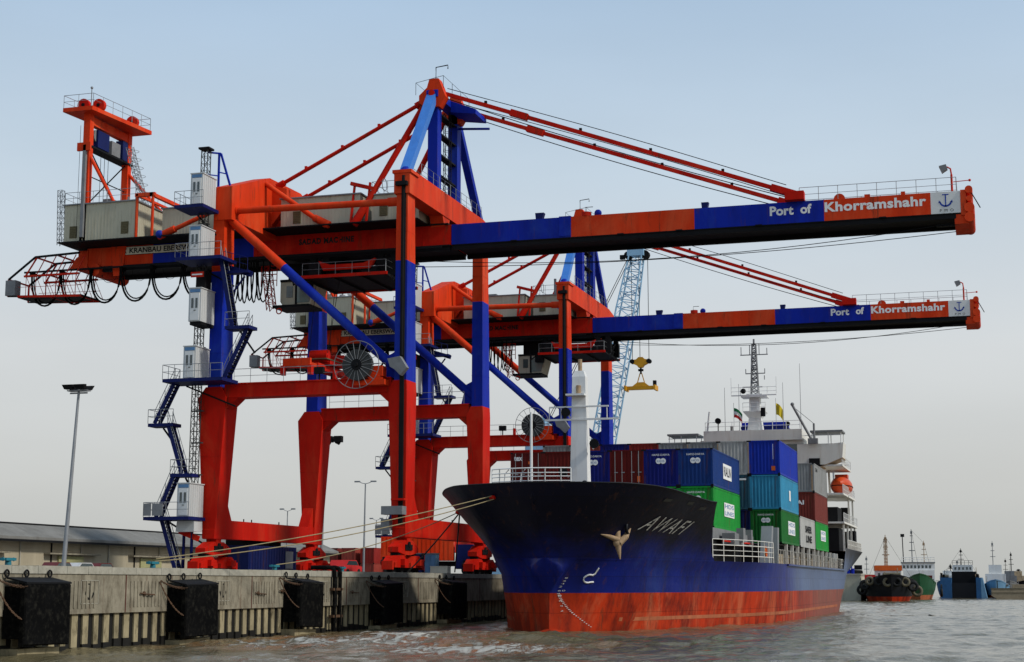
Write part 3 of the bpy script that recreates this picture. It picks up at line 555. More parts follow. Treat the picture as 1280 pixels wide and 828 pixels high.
    m = MB(); m.rail([(-1.3, 6.2, 41.2), (1.0, 6.2, 41.6), (1.0, 12.7, 41.6), (-1.3, 12.7, 41.2), (-1.3, 6.2, 41.2)], 1.0, 2.2, .02, mid=False); m.path([(.1, 7, 42.4), (.1, 7, 43.6), (1.1, 7, 43.7), (1.1, 7, 43.4)], .05); B(m, 'railing', 'dark_steel')
    for y, z in ((7.2, 41.4), (12.0, 41.4)):
        fs = MB(); a, b = Vector((.9, y, z)), Vector((28.2, y + .4 * (1 if y < 9 else -.4), 31.35)); mid = a.lerp(b, .22)
        fs.bar(a, b, .22, .30, 0); fs.bar(a + Vector((0, .35, .1)), b + Vector((0, .35, 0)), .12, .2, 0); fs.bar(mid - (b - a) * .025, mid + (b - a) * .025, .5, .5, 0)
        e = a.lerp(b, .93); fs.bar(e, b, .42, .5, 0); fs.box(27.3, 28.7, b.y - .3, b.y + .55, 30.96, 31.6, 0)
        for t in (.12, .4, .6, .8): pt = a.lerp(b, t); fs.box(pt.x - .1, pt.x + .1, pt.y - .1, pt.y + .1, pt.z + .1, pt.z + .35, 3)
        B(fs, 'forestay', ROB)
        m = MB(); pts = [a.lerp(b, t) + Vector((0, .1, -.35 - 1.2 * t * (1 - t))) for t in np.linspace(0, .97, 14)]; m.path(pts, .035, n=4); m.path([p + Vector((0, .2, .9 + .5 * math.sin(3 * i / 13))) for i, p in enumerate(pts)], .03, n=4); B(m, 'stay_cable', 'dark_steel')
        bs = MB(); a, b = Vector((-1.0, y, 40.9)), Vector((-13.6, y + .1, 34.9)); bs.tube(a, b, .17, n=8, m=0)
        bs.tube(a, a.lerp(b, .05), .3, n=8, m=0); bs.tube(a.lerp(b, .95), b, .28, n=8, m=0)
        for t in (.3, .55, .8): pt = a.lerp(b, t); bs.box(pt.x - .1, pt.x + .1, pt.y - .1, pt.y + .1, pt.z, pt.z + .32, 0)
        B(bs, 'backstay', ROB)
        bl = MB(); bl.tube((-.8, y, 40.9), (-6.2 if y < 9 else -5.8, y + (-1.3 if y < 9 else -.3), 31.0), .24, n=8, m=0); bl.tube((-5.55, y - (1.15 if y < 9 else .3), 32.2), (-6.3, y - (1.3 if y < 9 else .3), 30.95), .34, n=8, m=0); B(bl, 'pylon_back_leg', ROB)
    m = MB(); m.tube((-13.9, 5.75, 34.8), (-8.6, 5.75, 31.0), .2, n=8, m=1); m.tube((-9.6, 5.75, 31.7), (-8.3, 5.75, 31.05), .3, n=8, m=1); B(m, 'girder_brace', ROB)
    m = MB(); m.tube((-15.4, 5.75, 34.0), (-23.1, 5.75, 31.15), .2, n=8, m=1); m.tube((-21.9, 5.75, 31.6), (-23.4, 5.75, 31.05), .32, n=8, m=1); m.ball((-23.2, 5.6, 31.2), .35, m=2); B(m, 'girder_brace', ROB)
    # machinery houses on the girder
    def house(x0, x1, y0, y1, z0, z1, lou, roofr=True, mark=False):
        m = MB(); m.box(x0, x1, y0, y1, z0, z1)
        for x in np.arange(x0 + .25, x1 - .1, .3): m.box(x - .02, x + .02, y0 - .012, y0, z0 + .02, z1 - .02)
        for y in np.arange(y0 + .25, y1 - .1, .3): m.box(x1, x1 + .012, y - .02, y + .02, z0 + .02, z1 - .02)
        h = B(m, 'machinery_house', 'beige_panel')
        m = MB(); m.box(x0 - .12, x1 + .12, y0 - .12, y1 + .12, z1, z1 + .1); B(m, 'roof', 'grey_steel', h)
        for lx, lz in lou:
            m = MB(); m.box(lx - .34, lx + .34, y0 - .05, y0 - .013, lz - .5, lz + .5)
            for i in range(7): m.box(lx - .3, lx + .3, y0 - .09, y0 - .05, lz - .45 + i * .14, lz - .39 + i * .14)
            B(m, 'louver', 'louver', h)
        if roofr: m = MB(); m.rail([(x0, y0, z1 + .1), (x1, y0, z1 + .1), (x1, y1, z1 + .1), (x0, y1, z1 + .1), (x0, y0, z1 + .1)], 1.0, 1.3, .022); B(m, 'railing', 'galvanised', h)
        if mark: m = MB(); anchor_mark(m, (x1 - 1.0, y0 - .02, z0 + 1.2), ux, bw, 1.1); B(m, 'anchor_emblem', 'blue_letters', h)
        return h
    hl = house(-32.2, -25.6, 5.7, 14.3, 31.1, 34.2, [(-31.3, 31.9), (-26.5, 32.0)])
    m = MB(); m.lattice((-32.6, 5.9, 30.9), (-32.75, 5.9, 35.6), .42, 10, .03); B(m, 'ladder', 'galvanised', hl)
    m = MB(); m.tube((-27.6, 8, 34.3), (-27.6, 8, 34.9), .6, .3, n=10); m.tube((-27.6, 8, 34.9), (-27.6, 8, 35.2), .1, n=6); m.box(-29.4, -28.6, 7, 8, 34.3, 34.9); B(m, 'vent', 'grey_steel', hl)
    house(-23.9, -17.2, 7.2, 13.8, 31.1, 33.7, [], False)
    house(-12.7, -5.9, 6.2, 14.0, 31.08, 33.5, [(-11.3, 31.95)], False)
    h4 = house(-4.9, -.95, 6.2, 14.0, 31.08, 33.3, [(-3.9, 32.1), (-1.6, 32.1)], True, second)
    m = MB(); m.box(-32.6, -.8, 5.4, 14.6, 30.98, 31.08); B(m, 'deck', 'dark_steel')
    m = MB(); m.box(-11.0, -9.6, 8, 10, 33.6, 34.1); m.ring((-4.0, 6.6, 34.2), .5, .03, 'x', n=14); m.tube((-2.7, 7, 33.4), (-2.7, 7, 35.2), .14, n=6); B(m, 'roof_vent', 'grey_steel')
    m = MB()
    for x in (-25.35, -23.9): m.tube((x, 5.55, 31.08), (x, 5.55, 34.6), .12, n=6); m.tube((x, 10.5, 31.08), (x, 10.5, 34.6), .12, n=6)
    m.bar((-25.5, 5.55, 34.6), (-23.7, 5.55, 34.6), .3); m.bar((-24.0, 5.4, 34.6), (-24.0, 10.6, 34.6), .3); m.bar((-25.3, 5.4, 34.6), (-25.3, 10.6, 34.6), .2); B(m, 'gantry_frame', 'orange_paint')
    m = MB()
    for x in (-6.6, -5.3): m.bar((x, 6.0, 31.08), (x + .2, 6.3, 34.4), .16)
    m.bar((-6.7, 6.2, 34.4), (-4.6, 6.2, 33.8), .28); B(m, 'gantry_frame', 'red_paint')
    # rear tower for the boom hoist
    tw = MB()
    for y in (5.7, 12.0):
        tw.box(-30.75, -30.15, y, y + .6, 31.08, 42.2, 1)
    tw.box(-31.1, -30.05, 5.5, 12.8, 39.2, 39.35, 3); tw.box(-31.15, -29.9, 5.45, 5.65, 38.8, 39.5, 1); tw.box(-30.7, -30.2, 6.3, 12, 41.2, 41.9, 1)
    tower = B(tw, 'hoist_tower', ROB)
    m = MB(); m.tube((-30.2, 6.0, 38.4), (-25.9, 6.0, 31.1), .15, n=8, m=1); m.tube((-30.2, 12.3, 38.4), (-26.4, 12.3, 34.3), .15, n=8, m=1); B(m, 'diagonal_brace', ROB, tower)
    m = MB(); m.tube((-30.45, 6.3, 34.4), (-30.45, 12.0, 39.1), .06, n=5); m.tube((-30.45, 12.0, 34.4), (-30.45, 6.3, 39.1), .06, n=5); m.tube((-30.45, 6.2, 36.8), (-30.45, 12.1, 36.8), .05, n=5)
    for y in (8, 8.6, 9.2): m.tube((-30.4, y, 31.1), (-30.4, y, 39.2), .025, n=4)
    m.tube((-30.9, 5.5, 31.2), (-30.9, 5.5, 41), .02, n=4); B(m, 'bracing', 'dark_steel', tower)
    m = MB(); m.box(-30.58, -30.3, 5.45, 5.69, 31.4, 39.3); B(m, 'cable_channel', 'grey_steel', tower)
    m = MB(); m.box(-30.9, -30.0, 6.8, 8.6, 39.4, 40.9, 0); m.box(-30.9, -30.1, 9.2, 10.6, 39.4, 40.6, 1); m.box(-30.8, -30.1, 11, 11.8, 39.4, 41.1, 0); m.tube((-30.9, 7.0, 40.4), (-30.2, 7.0, 40.4), .55, n=12, m=1); B(m, 'winch', ['dark_blue_paint', 'grey_steel'], tower)
    m = MB(); m.loft([[(-32.3, 4.9, 42.1), (-29.5, 4.9, 42.1), (-28.6, 13.2, 42.1), (-31.4, 13.2, 42.1)], [(-32.3, 4.9, 42.45), (-29.5, 4.9, 42.45), (-28.6, 13.2, 42.45), (-31.4, 13.2, 42.45)]])
    plat = B(m, 'tower_platform', 'orange_paint', tower)
    m = MB(); m.rail([(-32.3, 5.0, 42.45), (-29.5, 5.0, 42.45), (-28.7, 13.1, 42.45), (-31.4, 13.1, 42.45), (-32.3, 5.0, 42.45)], 1.1, 1.4, .024); m.tube((-30.0, 5.5, 42.4), (-30.0, 5.5, 44.2), .04, n=5); m.ball((-30.0, 5.5, 44.2), .12); B(m, 'railing', 'galvanised', tower)
    for (x, y) in ((-30.9, 5.9), (-29.7, 6.3), (-29.6, 11.6)):
        m = MB(); m.tube((x, y - .2, 42.85), (x, y + .2, 42.85), .55, n=16, m=0); m.tube((x, y - .26, 42.85), (x, y + .26, 42.85), .16, n=8, m=3); B(m, 'sheave', ROB, tower)
    m = MB(); m.lattice((-29.3, 10.8, 40.4), (-27.4, 10.8, 34.3), .5, 16, .028, .02)
    for i in range(8): m.ring((-29.0 + i * .24, 10.8, 40 - i * .76), .55, .02, 'z', n=10, k=3)
    B(m, 'ladder', 'galvanised', tower)
    # rear maintenance basket
    m = MB(); ya, yb = 6.6, 9.6
    for y in (ya, yb):
        A, Bq, Cq, D, E = (-37.9, y, 28.4), (-35.4, y, 30.2), (-31.2, y, 30.35), (-36.9, y, 26.9), (-30.9, y, 26.7)
        m.bar(A, Bq, .14, m=3); m.bar(Bq, Cq, .16, m=3); m.bar((-36.4, y, 28.6), (-31.2, y, 28.6), .16, m=0); m.bar(D, E, .18, m=0); m.bar(A, (-37.9, y, 26.95), .12, m=0); m.bar((-37.9, y, 26.95), D, .1, m=3); m.bar((-36.3, y, 28.6), (-35.2, y, 30.2), .1, m=0)
        for i in range(6):
            x = -36.2 + i * .95; m.tube((x, y, 26.8), (x, y, 28.6), .03, n=4, m=0); m.tube((x, y, 28.6), (x + .9, y, 30.2), .05, n=4, m=0)
            m.tube((x, y, 28.6), (x + .85, y, 26.8), .025, n=4, m=0)
        m.tube((-36.9, y, 27.7), (-30.9, y, 27.6), .02, n=4, m=0)
    for x, z in ((-37.9, 28.4), (-35.4, 30.2), (-33.3, 30.25), (-36.9, 26.85), (-34, 26.8), (-31.2, 26.75), (-34, 28.6)): m.bar((x, ya, z), (x, yb, z), .12, m=0)
    m.box(-36.9, -30.9, ya, yb, 26.76, 26.82, 3); rp = B(m, 'rear_basket', ROB)
    m = MB(); m.box(-38.05, -37.1, ya - .2, ya + .6, 27.0, 28.3); B(m, 'control_box', 'grey_steel', rp)
    m = MB(); m.prism([(-32.3, 30.2), (-31.2, 30.8), (-31.2, 29.2), (-33.0, 29.2)], 'y', 7.9, 8.3); B(m, 'gusset', 'orange_paint', rp)
    # trolley, cab
    T = xt
    tr = MB(); tr.box(T - 3.6, T + 3.4, 6.6, 13.6, 27.12, 27.16, 3); tr.box(T - 3.8, T + 3.5, 6.5, 6.7, 27.0, 27.24, 0); tr.box(T - 3.8, T + 3.5, 13.5, 13.7, 27.0, 27.24, 0)  # floor plate coloured dark to paint in the shade under the trolley
    for x in (-3.7, -1.2, 1.2, 3.4): tr.box(T + x - .12, T + x + .12, 6.7, 13.5, 26.95, 27.11, 3)
    tr.prism([(T - 2.4, 28.4), (T - 1.4, 28.05), (T + 1.4, 28.05), (T + 2.4, 28.4), (T + 2.0, 27.6), (T - 2.0, 27.6)], 'y', 6.75, 7.1, 0)
    for x in (T - 2.9, T + 2.9):
        for y in (Y0 + .25, Y1 - .25): tr.tube((x - .55, y - .16, 28.75), (x - .55, y + .16, 28.75), .28, n=10, m=3); tr.tube((x + .55, y - .16, 28.75), (x + .55, y + .16, 28.75), .28, n=10, m=3); tr.box(x - .9, x + .9, y - .3, y + .3, 27.16, 28.6, 3)
    for i in range(4): tr.tube((T - 2 + i * 1.3, 8, 27.6), (T - 2 + i * 1.3, 12, 27.6), .4, n=12, m=3)
    trolley = B(tr, 'trolley', ROB)
    for a in ((T - 3.2, T - 2.2, 6.8, 7.6, 27.17, 28.2), (T - .6, T + .5, 6.9, 7.7, 27.17, 27.9), (T + 2.7, T + 3.3, 9, 11, 27.17, 28.3), (T - 4.6, T - 3.8, 8.2, 9.4, 26.5, 27.2), (T + 1.2, T + 2.5, 6.9, 7.6, 27.17, 27.8)): B(MB().box(*a), 'trolley_gear', 'dark_steel', trolley)
    m = MB(); m.path([(T - 3.6, 6.7, 27.3), (T - 4.6, 6.9, 26.6), (T - 5.0, 7.4, 27.6)], .07); m.path([(T + 3.3, 6.7, 27.2), (T + 3.9, 7, 26.5), (T + 4.4, 7.4, 27.9)], .07); B(m, 'trolley_gear', 'dark_steel', trolley)
    m = MB(); m.rail([(T - 3.7, 6.55, 27.2), (T + 3.4, 6.55, 27.2)], 1.0, 1.3, .02); m.rail([(T + 3.4, 6.6, 27.2), (T + 3.4, 13.6, 27.2)], 1.0, 1.4, .02); B(m, 'railing', 'galvanised', trolley)
    cx = T - 5.4
    m = MB(); m.prism([(cx - 1.3, 27.3), (cx + 1.5, 27.3), (cx + 1.75, 26.9), (cx + 1.35, 25.4), (cx - 1.1, 25.4), (cx - 1.3, 25.7)], 'y', 9.0, 11.4); m.box(cx - 1.9, cx + 1.3, 8.8, 11.6, 25.2, 25.4, 1); m.box(cx + .0, cx + .2, 8.97, 8.999, 25.45, 27.3, 1); m.box(cx - 1.3, cx + 1.5, 8.9, 11.5, 27.31, 27.5, 1); m.box(cx - .9, cx + .9, 9.6, 11.2, 27.35, 28.9, 1)
    cabo = B(m, 'operator_cab', ['beige_panel', 'dark_steel'], trolley)
    m = MB(); m.box(cx - .75, cx - .2, 8.95, 8.995, 26.0, 26.95); m.prism([(cx + .2, 27.1), (cx + 1.55, 27.1), (cx + 1.62, 26.8), (cx + 1.25, 25.55), (cx + .2, 25.55)], 'y', 8.95, 8.995, 1); m.loft([[(cx + 1.53, 9.1, 27.2), (cx + 1.53, 11.7, 27.2), (cx + 1.77, 11.7, 26.88), (cx + 1.77, 9.1, 26.88)], [(cx + 1.56, 9.1, 27.2), (cx + 1.56, 11.7, 27.2), (cx + 1.80, 11.7, 26.88), (cx + 1.80, 9.1, 26.88)]], 1); B(m, 'window', ['glass', 'green_glass'], cabo)
    m = MB(); m.lattice((cx - 2.2, 9.3, 25.1), (cx - 2.7, 9.3, 28.6), .6, 6, .045, m=0); m.rail([(cx - 3.0, 8.9, 27.0), (cx - 1.6, 8.9, 27.0)], 1.0, .7, .04); m.rail([(cx - 3.0, 8.9, 28.0), (cx - 1.6, 8.9, 28.0)], .7, .7, .04); m.ring((cx - 1.3, 8.8, 24.9), .22, .05); B(m, 'access_ladder', 'red_paint', cabo)
    # festoon cables below the girder
    def loop(x0, x1, dip, y, z0=28.9, n=14): return [(x0 + (x1 - x0) * (.5 - .5 * math.cos(math.pi * i / n)) , y, z0 - dip * math.sin(math.pi * i / n) ** .8) for i in range(n + 1)]
    fy = Y0 - .5; k = 0
    for x0 in (-36.3, -33.45, -30.6, -27.75, -24.9, -22.05):
        m = MB(); m.path(loop(x0 + .05, x0 + 2.8, 2.75, fy), .085, n=6); m.path(loop(x0 + .12, x0 + 2.72, 2.5, fy + .2), .06, n=5); m.box(x0 - .12, x0 + .16, fy - .1, fy + .5, 28.8, 29.1); B(m, 'festoon_cable', 'black_rubber')
        m = MB(); m.path(loop(x0 + .6, x0 + 2.0, .9, fy + .8), .018, n=4); B(m, 'festoon_wire', 'dark_steel')
    m = MB(); m.box(-37, .5, fy - .06, fy + .06, 29.05, 29.2); m.tube((-34, fy + .8, 28.3), (-18, fy + .8, 28.25), .02, n=4); B(m, 'festoon_rail', 'dark_steel')
    bx = T - 8.2; xs_ = [bx - 2.2 + i * .42 for i in range(8)]
    for i, x in enumerate(xs_):
        m = MB(); w_ = .62 if i not in (0, 7) else 1.1; m.path([(x - w_ / 2 * math.cos(a) , fy - .1 * (i % 2), 28.95 if j in (0, 12) else 28.95 - 3.3 * min(1, math.sin(a) * 1.0) - (.2 if i % 2 else 0)) for j, a in enumerate([math.pi * q_ / 12 for q_ in range(13)])], .065, n=5); B(m, 'festoon_cable', 'black_rubber')
    # trolley ropes below the boom
    for y, z0, z1 in ((Y0 + .3, ZB - .55, ZB - 1.9), (Y1 - .3, ZB - .5, ZB - 1.2)):
        m = MB(); m.path([(40.2 - (40.2 - T - 3) * t, y, z0 + (z1 - z0) * 4 * t * (1 - t) - .25 * t) for t in np.linspace(0, 1, 20)], .028, n=4); B(m, 'trolley_rope', 'dark_steel')
    # lift mast and its car, landing cabins and stair tower by the land leg
    m = MB(); m.lattice((-16.25, -.5, 10.4), (-16.0, -.5, 36.1), .52, 46, .04, .02)
    for z in np.arange(11, 31, 2.4): m.box(-16.5, -15.6, -.6, -.35, z, z + .1)
    mast = B(m, 'lift_mast', 'reel_grey')
    m = MB(); m.box(-16.45, -15.55, -.95, -.05, 36.1, 36.25); B(m, 'mast_cap', 'dark_steel', mast)
    m = MB(); m.bar((-15.3, .3, 32.6), (-15.3, .3, 36.0), .14); m.bar((-15.2, .4, 36.0), (-14.3, .9, 32.6), .14); m.bar((-16.0, -.2, 36.0), (-15.2, .4, 36.0), .12); m.bar((-15.3, .3, 34.5), (-14.8, .6, 34.4), .08); m.bar((-16.0, -.4, 34.2), (-15.3, .3, 34.2), .08); B(m, 'mast_bracket', 'blue_paint', mast)
    def cabin(x, z, name='lift_landing', h=2.4):
        m = MB(); m.box(x, x + 1.0, -2.35, -.15, z, z + h)
        for y in np.arange(-2.1, -.2, .33): m.box(x + 1.0, x + 1.02, y - .02, y + .02, z + .05, z + h - .05)
        m.box(x - .04, x + 1.06, -2.4, -.1, z + h, z + h + .07)
        c = B(m, name, 'cabin_white')
        m = MB(); m.box(x + .15, x + .88, -2.4, -2.352, z + .08, z + h - .35, 0); m.box(x + .24, x + .42, -2.42, -2.402, z + 1.0, z + 1.75, 1); m.box(x + .58, x + .76, -2.42, -2.402, z + 1.0, z + 1.75, 1); m.box(x + .45, x + .62, -2.44, -2.402, z + .8, z + .85, 1); B(m, 'door', ['white_paint', 'glass'], c)
        m = MB(); m.box(x + .1, x + .92, -2.39, -2.352, z + h - .3, z + h - .06); B(m, 'header', 'panel_blue', c)
        return c
    for x, z in ((-16.55, 7.9), (-16.4, 18.1), (-16.25, 27.3), (-16.25, 31.35)): cabin(x, z)
    cabin(-16.1, 22.4, 'lift_car', 2.5)
    m = MB(); m.box(-16.05, -15.1, -2.2, -.2, 22.15, 22.38); B(m, 'car_base', 'dark_steel'); B(MB().box(-15.9, -15.2, -1.6, -.6, 24.99, 26.4), 'car_frame', 'dark_steel')
    m = MB(); m.box(-16.0, -14.95, -2.36, -2.3, 25.75, 26.15); sgn = B(m, 'warning_sign', 'red_paint'); m = MB(); m.box(-15.9, -15.05, -2.375, -2.362, 25.9, 26.0); B(m, 'sign_text', 'white_letters', sgn)
    def platform(x0, x1, y0, y1, z, gaps=()):
        m = MB(); m.box(x0, x1, y0, y1, z - .25, z); m.bar((x0 + .6, y1, z - .25), (x1 - .2, y1 + .1, z - 1.9), .12, m=1); p = B(m, 'stair_platform', ['dark_blue_paint', 'dark_steel'])
        m = MB(); m.rail([(x1, y0, z), (x0, y0, z), (x0, y1, z)], 1.05, .9, .024); B(m, 'railing', 'galvanised', p); return p
    platform(-19.1, -15.4, -2.7, -.05, 7.88); platform(-17.9, -13.0, -2.7, -.05, 18.08); platform(-17.2, -13.4, -2.7, -.05, 27.28); platform(-17.4, -15.0, -2.7, -.05, 31.33)
    platform(-17.6, -15.8, -1.6, -.3, 11.1); platform(-19.6, -17.5, -1.6, -.3, 14.9); platform(-13.3, -11.3, -1.9, -.5, 22.0)
    m = MB(); m.box(-19.05, -18.45, -2.78, -2.72, 7.95, 8.85); m.box(-18.35, -17.5, -2.78, -2.72, 7.95, 8.85); B(m, 'panel_board', 'grey_steel')
    m = MB(); m.prism([(-16.9, 7.6), (-15.5, 7.6), (-15.5, 6.8), (-17.0, 6.8)], 'y', -1.6, -.3); m.bar((-17.2, -.6, 6.9), (-15.7, -.4, 6.3), .25, .4, 1); m.box(-16.95, -16.8, -.6, -.4, QZ - .02, 6.8, 2); m.box(-16.3, -16.15, -.6, -.4, QZ - .02, 6.8, 2); B(m, 'platform_support', ['cabin_white', 'red_paint', 'dark_blue_paint'])
    def flight(p, q_, wd=.75):
        p = Vector(p); q_ = Vector(q_); m = MB(); n = int(abs(q_.z - p.z) / .24)
        for dy in (0, wd): m.bar(p + Vector((0, dy, 0)), q_ + Vector((0, dy, 0)), .07, .3, 0)
        for i in range(1, n): s_ = p.lerp(q_, i / n); m.box(s_.x - .13, s_.x + .13, s_.y, s_.y + wd, s_.z - .02, s_.z + .03, 1)
        f = B(m, 'stair', ['dark_blue_paint', 'dark_steel'])
        m = MB()
        for dy in (0, wd):
            u = Vector((0, dy, 0)); m.tube(p + u + Vector((0, 0, .95)), q_ + u + Vector((0, 0, .95)), .028, n=4); m.tube(p + u + Vector((0, 0, .5)), q_ + u + Vector((0, 0, .5)), .02, n=4)
            for i in range(0, 5): s_ = p.lerp(q_, i / 4) + u; m.tube(s_, s_ + Vector((0, 0, .95)), .024, n=4)
        B(m, 'handrail', 'galvanised', f)
    y = -1.5
    flight((-18.3, y, 7.88), (-16.9, y, QZ)); flight((-18.7, y, 7.9), (-17.3, y, 11.1)); flight((-16.7, y, 11.1), (-18.0, y, 14.9)); flight((-19.1, y, 14.9), (-17.5, y, 18.08)); flight((-13.5, y, 18.08), (-11.6, y, 22.0)); flight((-12.9, y, 22.0), (-14.0, y, 27.28))
    m = MB(); m.box(-13.8, -12.0, -.9, -.1, 26.2, 26.4, 0); m.bar((-14.4, -.4, 26.9), (-11.9, -.4, 26.1), .2, .4, 0); m.bar((-12.5, -.4, 26.0), (-13.6, -.4, 24.6), .12, m=0); m.rail([(-14.2, -.6, 26.9), (-12.2, -.6, 26.3)], 1.1, .6, .024); B(m, 'service_landing', 'dark_blue_paint')
    # cable reel and its guide
    m = MB(); c = Vector((-2.9, -1.2, 18.75))
    for i in range(18):
        a = i * 2 * math.pi / 18; b = a + 2 * math.pi / 18 * .86
        P = lambda r, t, yy: (c.x + r * math.cos(t), yy, c.z + r * math.sin(t))
        m.loft([[P(.35, a, -1.35), P(1.15, a, -1.35), P(1.15, b, -1.35), P(.35, b, -1.35)], [P(.35, a, -.85), P(1.15, a, -.85), P(1.15, b, -.85), P(.35, b, -.85)]], 0)
    m.tube((c.x, -1.45, c.z), (c.x, -.1, c.z), .42, n=14, m=1); m.tube((c.x, -1.62, c.z), (c.x, -1.4, c.z), .16, n=8, m=1); m.tube((c.x, -1.3, c.z), (c.x, -.95, c.z), 1.0, n=24, m=1)
    reel = B(m, 'cable_reel', ['reel_grey', 'dark_steel'])
    m = MB(); m.ring((c.x, -1.4, c.z), 1.75, .028, 'y', n=36, k=4)
    for i in range(18): a = i * 2 * math.pi / 18; m.tube((c.x + .3 * math.cos(a), -1.42, c.z + .3 * math.sin(a)), (c.x + 1.75 * math.cos(a), -1.4, c.z + 1.75 * math.sin(a)), .022, n=4)
    B(m, 'guard_ring', 'grey_steel', reel)
    m = MB(); m.box(-3.3, -.9, -.9, .1, 17.3, 17.7); m.bar((-3.4, -.6, 18.6), (-1.2, -.6, 17.6), .5, .5); m.box(-2.0, -1.1, -.8, 0, 17.95, 18.7); B(m, 'reel_bracket', 'orange_paint', reel)
    m = MB(); m.loft([[(x, -.75, z) for x, z in ((-.75, 19.2), (.2, 19.35), (.75, 18.5), (.25, 17.95), (-.2, 18.4), (-.55, 18.6))], [(x, -.2, z) for x, z in ((-.75, 19.2), (.2, 19.35), (.75, 18.5), (.25, 17.95), (-.2, 18.4), (-.55, 18.6))]]); B(m, 'cable_guide', 'grey_steel')
    m = MB(); m.box(-1.0, .6, -1.0, -.1, 7.9, 8.5, 0); m.box(-.3, .7, -.9, -.12, 8.9, 9.05, 1); m.box(-1.2, -.55, -.5, .1, 6.8, 7.6, 0); B(m, 'control_box', ['grey_steel', 'red_paint'])
    m = MB(); m.box(-8.4, -8.0, -.1, .3, 17.95, 18.9, 0) if second else m.box(-5.6, -5.3, .2, .5, 17.95, 18.4, 0); m.box(-6.8, -6.1, -.1, .3, 18.4, 18.9, 0); m.tube((-6.45, .1, 17.95), (-6.45, .1, 18.5), .06, n=5, m=0); m.box(-5.3, -5.1, -.1, .3, 17.95, 18.6, 1); B(m, 'floodlight', ['dark_steel', 'red_paint'])
    if not second:
        m = MB()
        for dx in (-1.0, 1.0):
            for y in (8.2, 12.0): m.tube((T - 2.2 + dx, y, 26.95), (T - 2.9 + dx * .8, y, 21.2), .025, n=4)
        B(m, 'hoist_rope', 'dark_steel', trolley)
    return root
pm('pale_sign', (.62, .57, .45), .6)
crane(108.7, 'nearer and larger of the two red and blue quay cranes, left of the ship', -7.2, False)
crane(155.4, 'farther of the two red and blue quay cranes, smaller, behind the ship foremast', -.7, True)
# red spreader hanging from the nearer crane
t = thing('spreader', 'red container spreader hanging below the trolley beside the cable reel', 'spreader', (-51.0, 118.8, 19.3)); 
m = MB(); m.box(-.5, .5, -3.0, 3.0, .5, 1.0); m.box(-.9, .9, -1.6, 1.6, 1.05, 1.35); m.box(-.25, .25, -1.8, 1.8, .98, 1.06); m.build('main_frame', 'red_paint', t)
for s in (-1, 1):
    m = MB(); m.box(-.35, .35, s * 3.0, s * 5.8, .55, .9); m.box(-1.15, 1.15, s * 5.8, s * 6.1, .35, .95); m.build('telescopic_arm', 'orange_paint', t)
    m = MB(); m.box(-1.3, -1.0, s * 5.75, s * 6.2, -.35, .4); m.box(1.0, 1.3, s * 5.75, s * 6.2, -.35, .4); m.build('corner_flipper', 'red_paint', t)
m = MB(); m.box(-.95, .95, -2.4, 2.4, 1.36, 1.44); m.build('grating', 'louver', t)
for s in (-1, 1): m = MB(); m.tube((-.75, s * 1.6, 1.75), (.75, s * 1.6, 1.75), .45, n=14); m.box(-.8, .8, s * 1.6 - .25, s * 1.6 + .25, 1.2, 1.75); m.build('sheave_block', 'red_paint', t)
